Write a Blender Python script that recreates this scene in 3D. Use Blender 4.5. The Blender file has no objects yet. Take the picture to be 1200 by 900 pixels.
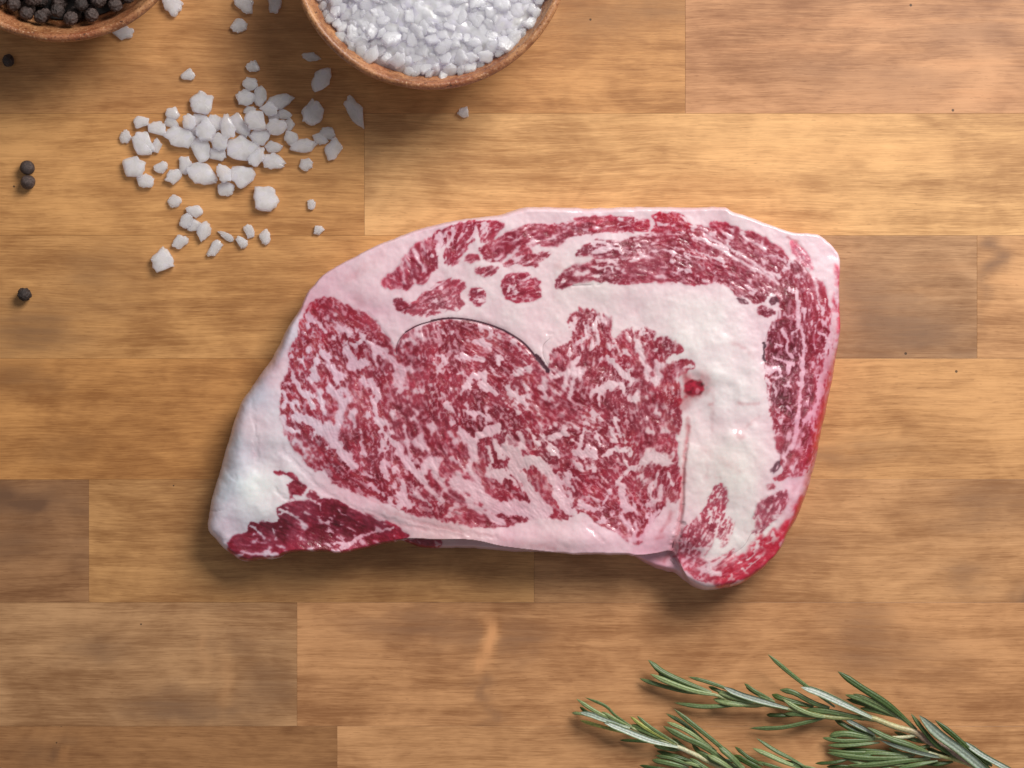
import bpy, bmesh, math, random
import numpy as np
from mathutils import Vector, Matrix, Euler

# ------------------------------------------------------------------ scale, camera, light
S = 0.00028            # metres on the board for one pixel of the 1200 x 900 photograph
H = 0.75               # camera height above the board (m)
sc = bpy.context.scene
R = math.radians

cam_d = bpy.data.cameras.new("camera")
cam = bpy.data.objects.new("camera", cam_d)
sc.collection.objects.link(cam)
cam.location = (0, 0, H)
cam.rotation_euler = (0, 0, 0)
cam_d.sensor_width = 36.0
cam_d.lens = 36.0 * H / (1200 * S)
cam_d.clip_start = 0.01
cam_d.clip_end = 50
sc.camera = cam

world = bpy.data.worlds.new("World")
sc.world = world
world.use_nodes = True
bg = world.node_tree.nodes["Background"]
bg.inputs[0].default_value = (0.97, 0.98, 1.0, 1)
bg.inputs[1].default_value = 0.225

def area(name, loc, target, sx, sy, watts, col):
    d = bpy.data.lights.new(name, 'AREA')
    d.shape = 'RECTANGLE'; d.size = sx; d.size_y = sy
    d.energy = watts; d.color = col
    o = bpy.data.objects.new(name, d)
    sc.collection.objects.link(o)
    o.location = loc
    o.rotation_euler = (Vector(target) - Vector(loc)).to_track_quat('-Z', 'Y').to_euler()
    return o
area("window_light", (0.42, 0.55, 0.66), (0.03, 0.03, 0), 0.44, 0.44, 11.6, (1.0, 0.975, 0.945))

sc.view_settings.view_transform = 'Standard'
sc.view_settings.look = 'None'
sc.view_settings.gamma = 1.0
sc.view_settings.exposure = 0.0
sc.view_settings.use_curve_mapping = False
sc.cycles.use_denoising = True
sc.cycles.max_bounces = 10

# ------------------------------------------------------------------ helpers
C = sc.collection
def lin(c):
    c = np.asarray(c, float) / 255.0
    return np.where(c <= 0.04045, c / 12.92, ((c + 0.055) / 1.055) ** 2.4)
def P(x, y, z=0.0):
    k = S * (1 - z / H)
    return Vector(((x - 600) * k, (450 - y) * k, z))
def empty(name, loc=(0, 0, 0)):
    o = bpy.data.objects.new(name, None)
    o.empty_display_size = 0.01
    o.location = loc
    C.objects.link(o)
    return o
def tag(o, label=None, cat=None, group=None, kind=None):
    if label: o["label"] = label
    if cat: o["category"] = cat
    if group: o["group"] = group
    if kind: o["kind"] = kind
    return o
def link(name, me, mat=None, parent=None):
    o = bpy.data.objects.new(name, me)
    C.objects.link(o)
    if mat and not me.materials: me.materials.append(mat)
    if parent: o.parent = parent
    return o
def mesh_np(name, co, quads, smooth=True):
    """co (n,3), quads (m,4) numpy -> mesh"""
    me = bpy.data.meshes.new(name)
    n, m = len(co), len(quads)
    k = quads.shape[1]
    me.vertices.add(n); me.vertices.foreach_set("co", np.ascontiguousarray(co, np.float32).ravel())
    me.loops.add(m * k); me.loops.foreach_set("vertex_index", np.ascontiguousarray(quads, np.int32).ravel())
    me.polygons.add(m)
    me.polygons.foreach_set("loop_start", np.arange(0, m * k, k, dtype=np.int32))
    me.polygons.foreach_set("loop_total", np.full(m, k, np.int32))
    me.update(calc_edges=True)
    me.polygons.foreach_set("use_smooth", np.full(m, smooth))
    me.validate()
    return me
def color_attr(me, name, rgb):
    a = me.color_attributes.new(name, 'FLOAT_COLOR', 'POINT')
    buf = np.ones((len(rgb), 4), np.float32); buf[:, :3] = rgb
    a.data.foreach_set("color", buf.ravel())
def float_attr(me, name, v):
    a = me.attributes.new(name, 'FLOAT', 'POINT')
    a.data.foreach_set("value", np.ascontiguousarray(v, np.float32))

_lat = {}
def vnoise(x, y, seed=0):
    if seed not in _lat:
        _lat[seed] = np.random.RandomState(seed + 11).rand(256, 256).astype(np.float32)
    L = _lat[seed]
    xi = np.floor(x).astype(np.int64); yi = np.floor(y).astype(np.int64)
    fx = (x - xi).astype(np.float32); fy = (y - yi).astype(np.float32)
    fx = fx * fx * fx * (fx * (fx * 6 - 15) + 10); fy = fy * fy * fy * (fy * (fy * 6 - 15) + 10)
    x0, x1, y0, y1 = xi & 255, (xi + 1) & 255, yi & 255, (yi + 1) & 255
    a = L[y0, x0] * (1 - fx) + L[y0, x1] * fx
    b = L[y1, x0] * (1 - fx) + L[y1, x1] * fx
    return a * (1 - fy) + b * fy
def fbm(x, y, seed=0, octs=3):
    s = 0; a = 1.0; t = 0
    for i in range(octs):
        s = s + a * vnoise(x * 2 ** i + 17.3 * i, y * 2 ** i + 9.1 * i, seed + i)
        t += a; a *= 0.5
    return s / t            # 0..1
def sstep(a, b, x):
    t = np.clip((x - a) / (b - a), 0, 1)
    return t * t * (3 - 2 * t)
def norm(a, mask=None):
    v = a if mask is None else a[mask]
    return (a - v.mean()) / (v.std() + 1e-9)
def chaikin(p, it=2, closed=True):
    p = np.asarray(p, float)
    for _ in range(it):
        if closed:
            q = np.roll(p, -1, 0)
            p = np.stack([p * .75 + q * .25, p * .25 + q * .75], 1).reshape(-1, 2)
        else:
            q = np.stack([p[:-1] * .75 + p[1:] * .25, p[:-1] * .25 + p[1:] * .75], 1).reshape(-1, 2)
            p = np.vstack([p[:1], q, p[-1:]])
    return p
def catmull(pts, n):
    p = np.asarray(pts, float)
    p = np.vstack([2 * p[0] - p[1], p, 2 * p[-1] - p[-2]])
    seg = len(p) - 3
    t = np.linspace(0, seg - 1e-6, n)
    i = t.astype(int); f = (t - i)[:, None]
    a, b, c, d = p[i], p[i + 1], p[i + 2], p[i + 3]
    return 0.5 * (2 * b + (c - a) * f + (2 * a - 5 * b + 4 * c - d) * f ** 2 + (3 * b - a - 3 * c + d) * f ** 3)

# ------------------------------------------------------------------ node helpers
def new_mat(name):
    m = bpy.data.materials.new(name); m.use_nodes = True
    nt = m.node_tree
    return m, nt, nt.nodes["Principled BSDF"]
def nd(nt, typ, **kw):
    n = nt.nodes.new(typ)
    for k, v in kw.items(): setattr(n, k, v)
    return n
def mth(nt, op, a, b=None, clamp=False):
    n = nd(nt, 'ShaderNodeMath', operation=op, use_clamp=clamp)
    for i, v in enumerate((a, b)):
        if v is None: continue
        if isinstance(v, (int, float)): n.inputs[i].default_value = v
        else: nt.links.new(v, n.inputs[i])
    return n.outputs[0]
def mixc(nt, fac, a, b, blend='MIX'):
    n = nd(nt, 'ShaderNodeMix', data_type='RGBA', blend_type=blend)
    for s, v in ((0, fac), (6, a), (7, b)):
        if isinstance(v, (int, float)): n.inputs[s].default_value = v
        elif isinstance(v, (tuple, list, np.ndarray)): n.inputs[s].default_value = (*v[:3], 1)
        else: nt.links.new(v, n.inputs[s])
    return n.outputs[2]
def noise(nt, vec, scale=1.0, detail=2.0, rough=0.5, dist=0.0, dim='3D', w=None):
    n = nd(nt, 'ShaderNodeTexNoise', noise_dimensions=dim)
    n.inputs['Scale'].default_value = scale; n.inputs['Detail'].default_value = detail
    n.inputs['Roughness'].default_value = rough; n.inputs['Distortion'].default_value = dist
    nt.links.new(vec, n.inputs['Vector'])
    if w is not None: nt.links.new(w, n.inputs['W'])
    return n.outputs[0]
def rng(nt, v, a, b, c=0.0, d=1.0):
    n = nd(nt, 'ShaderNodeMapRange', clamp=True, interpolation_type='SMOOTHSTEP')
    nt.links.new(v, n.inputs[0])
    for i, x in enumerate((a, b, c, d)): n.inputs[i + 1].default_value = x
    return n.outputs[0]
def bump(nt, h, strength, dist):
    n = nd(nt, 'ShaderNodeBump')
    n.inputs['Strength'].default_value = strength; n.inputs['Distance'].default_value = dist
    nt.links.new(h, n.inputs['Height'])
    return n.outputs[0]

# ------------------------------------------------------------------ wood
def wood_material():
    m, nt, bs = new_mat("stained_wood")
    L = nt.links
    tc = nd(nt, 'ShaderNodeTexCoord'); oi = nd(nt, 'ShaderNodeObjectInfo')
    sep = nd(nt, 'ShaderNodeSeparateXYZ'); L.new(tc.outputs['Object'], sep.inputs[0])
    X = mth(nt, 'MULTIPLY', sep.outputs[0], 1 / S); Y = mth(nt, 'MULTIPLY', sep.outputs[1], 1 / S)
    seed = mth(nt, 'MULTIPLY', oi.outputs['Random'], 71.0)
    att = nd(nt, 'ShaderNodeAttribute', attribute_name='stain')
    def vec(kx, ky, y=Y):
        c = nd(nt, 'ShaderNodeCombineXYZ')
        L.new(mth(nt, 'MULTIPLY', X, kx), c.inputs[0]); L.new(mth(nt, 'MULTIPLY', y, ky), c.inputs[1]); L.new(seed, c.inputs[2])
        return c.outputs[0]
    # the grain wanders a little off the stave's axis
    wander = noise(nt, vec(.0035, .006), 1, 2)
    Yw = mth(nt, 'ADD', Y, mth(nt, 'MULTIPLY', mth(nt, 'SUBTRACT', wander, .5), 22.0))
    broad = noise(nt, vec(.0022, .045, Yw), 1, 3, .55)
    mid = noise(nt, vec(.007, .13, Yw), 1, 4, .6)
    fine = noise(nt, vec(.014, .42, Yw), 1, 3, .65)
    hair = noise(nt, vec(.045, .95, Yw), 1, 2, .65)
    blot = noise(nt, vec(.008, .0125), 1, 3, .6, .6)
    blot2 = noise(nt, vec(.028, .05), 1, 3, .6, .5)
    # total value
    v = mth(nt, 'MULTIPLY', mth(nt, 'SUBTRACT', broad, .5), .55)
    v = mth(nt, 'ADD', v, mth(nt, 'MULTIPLY', mth(nt, 'SUBTRACT', mid, .5), .50))
    v = mth(nt, 'ADD', v, mth(nt, 'MULTIPLY', mth(nt, 'SUBTRACT', fine, .5), .52))
    v = mth(nt, 'ADD', v, mth(nt, 'MULTIPLY', mth(nt, 'SUBTRACT', hair, .5), .70))
    v = mth(nt, 'ADD', v, mth(nt, 'MULTIPLY', mth(nt, 'SUBTRACT', blot, .5), 1.15))
    v = mth(nt, 'ADD', v, mth(nt, 'MULTIPLY', mth(nt, 'SUBTRACT', blot2, .5), .45))
    v = mth(nt, 'ADD', v, .5)
    tone = oi.outputs['Color']
    dark = mixc(nt, 1, tone, (.58, .50, .43), 'MULTIPLY')
    light = mixc(nt, 1, tone, (1.30, 1.36, 1.40), 'MULTIPLY')
    ramp = rng(nt, v, .02, .98)
    col = mixc(nt, ramp, dark, light)
    # greyed, purplish mineral stain patches
    grey = mixc(nt, 1, tone, (.50, .50, .58), 'MULTIPLY')
    stn = mth(nt, 'MULTIPLY', att.outputs['Fac'], rng(nt, mid, .2, .7, .55, 1.0), clamp=True)
    pos = mth(nt, 'MULTIPLY', mth(nt, 'MAXIMUM', stn, 0.0), 1.25, clamp=True)
    col = mixc(nt, pos, col, grey)
    # pale figure (negative stain values)
    pale = mixc(nt, 1, tone, (1.35, 1.33, 1.32), 'MULTIPLY')
    col = mixc(nt, mth(nt, 'MULTIPLY', mth(nt, 'MAXIMUM', mth(nt, 'MULTIPLY', att.outputs['Fac'], -1.0), 0.0), .8, clamp=True), col, pale)
    # short dark pores
    pore = rng(nt, noise(nt, vec(.075, .75, Yw), 1, 1), .68, .73)
    col = mixc(nt, mth(nt, 'MULTIPLY', pore, .28), col, mixc(nt, 1, tone, (.33, .24, .18), 'MULTIPLY'))
    # pin holes
    vo = nd(nt, 'ShaderNodeTexVoronoi', feature='F1'); vo.inputs['Scale'].default_value = 1
    L.new(vec(.021, .021), vo.inputs['Vector'])
    sepc = nd(nt, 'ShaderNodeSeparateColor'); L.new(vo.outputs['Color'], sepc.inputs[0])
    hole = mth(nt, 'MULTIPLY', mth(nt, 'LESS_THAN', vo.outputs['Distance'], .034), mth(nt, 'GREATER_THAN', sepc.outputs[0], .66))
    col = mixc(nt, mth(nt, 'MULTIPLY', hole, .8), col, (.03, .018, .01))
    L.new(col, bs.inputs['Base Color'])
    bs.inputs['Roughness'].default_value = .46
    rr = rng(nt, mid, .25, .75, .40, .54); L.new(rr, bs.inputs['Roughness'])
    bs.inputs['Specular IOR Level'].default_value = .38
    hh = mth(nt, 'ADD', mth(nt, 'MULTIPLY', fine, .6), mth(nt, 'MULTIPLY', hair, .5))
    hh = mth(nt, 'SUBTRACT', hh, mth(nt, 'MULTIPLY', hole, 2.0))
    L.new(bump(nt, hh, .30, .0001), bs.inputs['Normal'])
    return m
WOOD = wood_material()

# rows of staves: y range, [(x0, x1, tone sRGB)]
ROWS = [
    (-230, -10, [(-260, 520, (178, 132, 84)), (520, 1460, (186, 138, 98))]),
    (-10, 133, [(-260, 803, (184, 134, 84)), (803, 1460, (174, 127, 95))]),
    (133, 276, [(-260, 427, (190, 140, 85)), (427, 1460, (208, 164, 112))]),
    (276, 420, [(-260, 560, (186, 137, 83)), (560, 1145, (164, 128, 98)), (1145, 1460, (188, 142, 101))]),
    (420, 562, [(-260, 640, (178, 124, 68)), (640, 1460, (190, 142, 94))]),
    (562, 706, [(-260, 104, (138, 98, 68)), (104, 626, (182, 134, 84)), (626, 1460, (186, 138, 97))]),
    (706, 851, [(-260, 348, (170, 130, 95)), (348, 1460, (186, 134, 93))]),
    (851, 1130, [(-260, 395, (142, 98, 62)), (395, 1460, (190, 139, 97))]),
]
# mineral stain: x, y, rx, ry, amount (negative = pale figure)
STAIN = [
    (1010, 742, 40, 40, .5), (1070, 770, 60, 30, .3), (1160, 592, 60, 34, .55), (1130, 675, 30, 16, .5), (1196, 695, 14, 14, .9),
    (700, 22, 60, 26, .5), (775, 10, 40, 16, .5), (1140, 40, 60, 24, .4), (1060, 95, 70, 25, .35), (960, 85, 40, 18, .3),
    (30, 590, 55, 22, 1.0), (10, 640, 40, 20, .55), (90, 650, 30, 16, .3), (520, 742, 80, 24, .5), (612, 752, 26, 22, .55), (572, 800, 9, 26, .6), (568, 840, 12, 12, .5),
    (573, 748, 8, 24, -1.9), (563, 776, 6, 10, -1.2), (470, 730, 70, 16, .3),
    (120, 765, 40, 20, .45), (200, 830, 60, 20, .6), (260, 845, 50, 12, .5), (310, 805, 40, 26, .5), (290, 755, 40, 18, .35),
    (262, 800, 7, 40, -.6), (240, 760, 5, 26, -.5),
    (30, 385, 55, 30, .8), (20, 440, 50, 24, .6), (115, 330, 50, 36, .5), (90, 300, 40, 14, .2), (60, 530, 40, 18, .3),
    (1060, 385, 70, 34, .65), (1010, 340, 50, 40, .4), (1100, 405, 50, 14, .4), (1160, 300, 14, 26, .85), (1152, 350, 9, 40, .4),
    (1160, 360, 30, 8, -.4), (1190, 330, 26, 5, -.5), (1110, 312, 40, 5, -.55), (1090, 340, 30, 4, -.4),
    (960, 540, 60, 14, .55), (1040, 525, 60, 14, .3), (930, 640, 40, 20, .3), (40, 885, 30, 20, .5), (70, 880, 6, 20, .6), (78, 885, 4, 16, -.6),
    (340, 30, 60, 26, .3), (160, 90, 60, 18, .25), (430, 190, 10, 40, .2),
    (1080, 110, 5, 26, -.1), (1000, 26, 160, 3, -.6), (950, 55, 120, 3, -.5), (1120, 74, 60, 4, -.55), (1150, 112, 50, 5, -.5),
    (1000, 180, 160, 16, -.35), (960, 140, 60, 10, -.4), (860, 215, 90, 12, -.3), (750, 150, 60, 10, -.2),
    (540, 640, 120, 16, .3), (330, 690, 90, 20, .25),
]
def build_board():
    bm = bmesh.new()
    bmesh.ops.create_cube(bm, size=1)
    bmesh.ops.scale(bm, vec=(1724 * S, 1364 * S, .03), verts=bm.verts)
    bmesh.ops.translate(bm, vec=(0, 0, -.0185), verts=bm.verts)
    me = bpy.data.meshes.new("butcher_block"); bm.to_mesh(me); bm.free()
    m, nt, bs = new_mat("glue_line")
    bs.inputs['Base Color'].default_value = (.10, .055, .028, 1); bs.inputs['Roughness'].default_value = .8
    board = link("butcher_block", me, m)
    tag(board, "stained wooden butcher block top glued from long staves", None, kind="structure")
    rs = np.random.RandomState(5)
    for (y0, y1, segs) in ROWS:
        for (x0, x1, tone) in segs:
            g = .09                              # half of the glue joint, px
            xs = np.linspace(x0 + g, x1 - g, max(4, int((x1 - x0) / 5)))
            ys = np.linspace(y0 + g, y1 - g, 30)
            bev = .25
            xs = np.concatenate([[xs[0]], [xs[0] + bev], xs[1:-1], [xs[-1] - bev], [xs[-1]]])
            ys = np.concatenate([[ys[0]], [ys[0] + bev], ys[1:-1], [ys[-1] - bev], [ys[-1]]])
            gx, gy = np.meshgrid(xs, ys)
            z = np.full(gx.shape, rs.uniform(-1, 1) * .00002)
            z[0, :] = z[-1, :] = -.00004; z[:, 0] = z[:, -1] = -.00004
            ny, nx = gx.shape
            co = np.stack([(gx - 600) * S, (450 - gy) * S, z], -1).reshape(-1, 3)
            idx = np.arange(ny * nx).reshape(ny, nx)
            q = np.stack([idx[1:, :-1], idx[1:, 1:], idx[:-1, 1:], idx[:-1, :-1]], -1).reshape(-1, 4)
            # side skirts
            ring = np.concatenate([idx[0, :], idx[1:, -1], idx[-1, -2::-1], idx[-2:0:-1, 0]])
            low = co[ring].copy(); low[:, 2] = -.006
            base = len(co); n = len(ring)
            co = np.vstack([co, low])
            a = np.arange(n); b = (a + 1) % n
            q = np.vstack([q, np.stack([ring[a], ring[b], base + b, base + a], -1)])
            me = mesh_np("plank", co, q, smooth=False)
            px = gx.ravel(); py = gy.ravel()
            wx = px + 26 * (fbm(px * .03, py * .05, 40) - .5) * 2; wy = py + 16 * (fbm(px * .03, py * .06, 50) - .5) * 2
            st = np.zeros(px.shape)
            for (cx, cy, rx, ry, a_) in STAIN:
                if y0 - 2 <= cy <= y1 + 2 and x0 - 2 <= cx <= x1 + 2:
                    if a_ < 0: st += a_ * np.exp(-((px + .3 * (wx - px) - cx) / rx) ** 2 - ((py + .35 * (wy - py) - cy) / ry) ** 2)
                    else: st += a_ * np.exp(-((wx - cx) / rx) ** 2 - ((wy - cy) / ry) ** 2)
            float_attr(me, "stain", np.concatenate([st, np.zeros(n)]))
            o = link("plank", me, WOOD, board)
            tn = np.array((1.0, .985, .945)) * np.array(tone) * .66 + np.array((192, 141, 92)) * .34 + np.array((3, 1, 1)) - (y0 > 500) * np.array((3, 1, 0))  # lower rows get a darker tone to stand for light falloff
            o.color = (*lin(tn), 1)
build_board()

# ------------------------------------------------------------------ steak
def T(ox, oy, k, pts): return [(ox + x / k, oy + y / k) for x, y in pts]
A1 = lambda p: T(440, 235, 6, p)
A2 = lambda p: T(620, 235, 6, p)
A3 = lambda p: T(800, 235, 6, p)
A4 = lambda p: T(820, 370, 6.667, p)
A5 = lambda p: T(820, 490, 6.667, p)
A8 = lambda p: T(780, 550, 6, p)
A7 = lambda p: T(240, 530, 6, p)
B1 = lambda p: T(320, 340, 6, p)
B2 = lambda p: T(460, 360, 6, p)
B3 = lambda p: T(630, 350, 6, p)
B4 = lambda p: T(330, 470, 6, p)
B5 = lambda p: T(470, 490, 6, p)
B6 = lambda p: T(640, 490, 6, p)

OUT = [(243,600),(241.5,622),(253,634),(266,647),(285,660),(303,657),(318,655.5),(328,654),(335,649),(355,646.5),(380,647),(402,649),(430,642.5),(455,636),
 (468,634.5),(480,639),(495,645.5),(520,644),(550,644),(580,647),(605,649),(640,649),(680,650),(720,650.5),(738,650.5),(745,654),(760,664),(782,671),(793,673),(800,681),(816,690.5),(830,693),(850,690),(870,685),
 (890,670),(907,652),(918,637),(923,624),(935,607),(945,582),(952,560),(960,527),(967,490),(972,470),(979,433),(982,415),(983.5,385),(982.5,352),(982.5,328),(983.5,307),(981,297),(973,287),(960,276),(945,272),(935,273),(917,270),(897,262),(873,253),(857,248),(852,243.5),(843,241.5),(817,243),(790,242.5),(753,242),(700,243.5),(670,243),(640,242.5),(622,242),(603,245),(583,252),(540,257),(510,263),(482,271),(462,280),(440,288),(420,299),(390,314),(375,325),(365,337),(355,350),(351,363),(340,377),(330,397),(317,421),(298,447),(280,473),(270,504),(262,530),(254,560),(247,583)]

EYE = (B1([(258,150),(262,110),(330,65),(420,58),(480,92),(580,130),(680,180),(760,250),(810,320),(845,385),(862,450),(885,470)])
  + B2([(20,330),(38,260),(100,182),(180,132),(280,108),(400,86),(540,96),(680,130),(780,170),(880,230),(940,275),(1000,345),(1050,430),(1085,460)])
  + B3([(90,440),(80,380),(150,340),(235,310),(240,250),(222,190),(205,150),(240,100),(300,75),(380,88),(470,115),(515,150),(515,215),(480,245),(540,290),(575,250),(600,220),(650,215),(675,245),(700,215),(800,215),(825,245),(810,295),(850,270),(900,263),(960,310),(1005,355),(970,390),(905,400),(890,470),(960,440),(1050,418),(1100,455),(1080,495),(1000,530),(965,570),(990,620),(993,700),(988,900)])
  + B6([(935,100),(905,122),(908,250),(930,350),(935,480),(915,590),(850,570),(800,650),(750,720),(700,800),(650,878),(600,872),(480,795),(360,728),(262,655),(215,640),(135,710)])
  + [(640,606),(612,609),(590,617),(560,615),(530,611),(508,605),(480,600),(455,588),(430,578),(403,571),(388,561),(379,548),(370,551),(358,537),(347,523),(337,507),(332,489),(331,470),(335,447),(342,433),(341,412),(351,398),(353,381),(358,371)])

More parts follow.
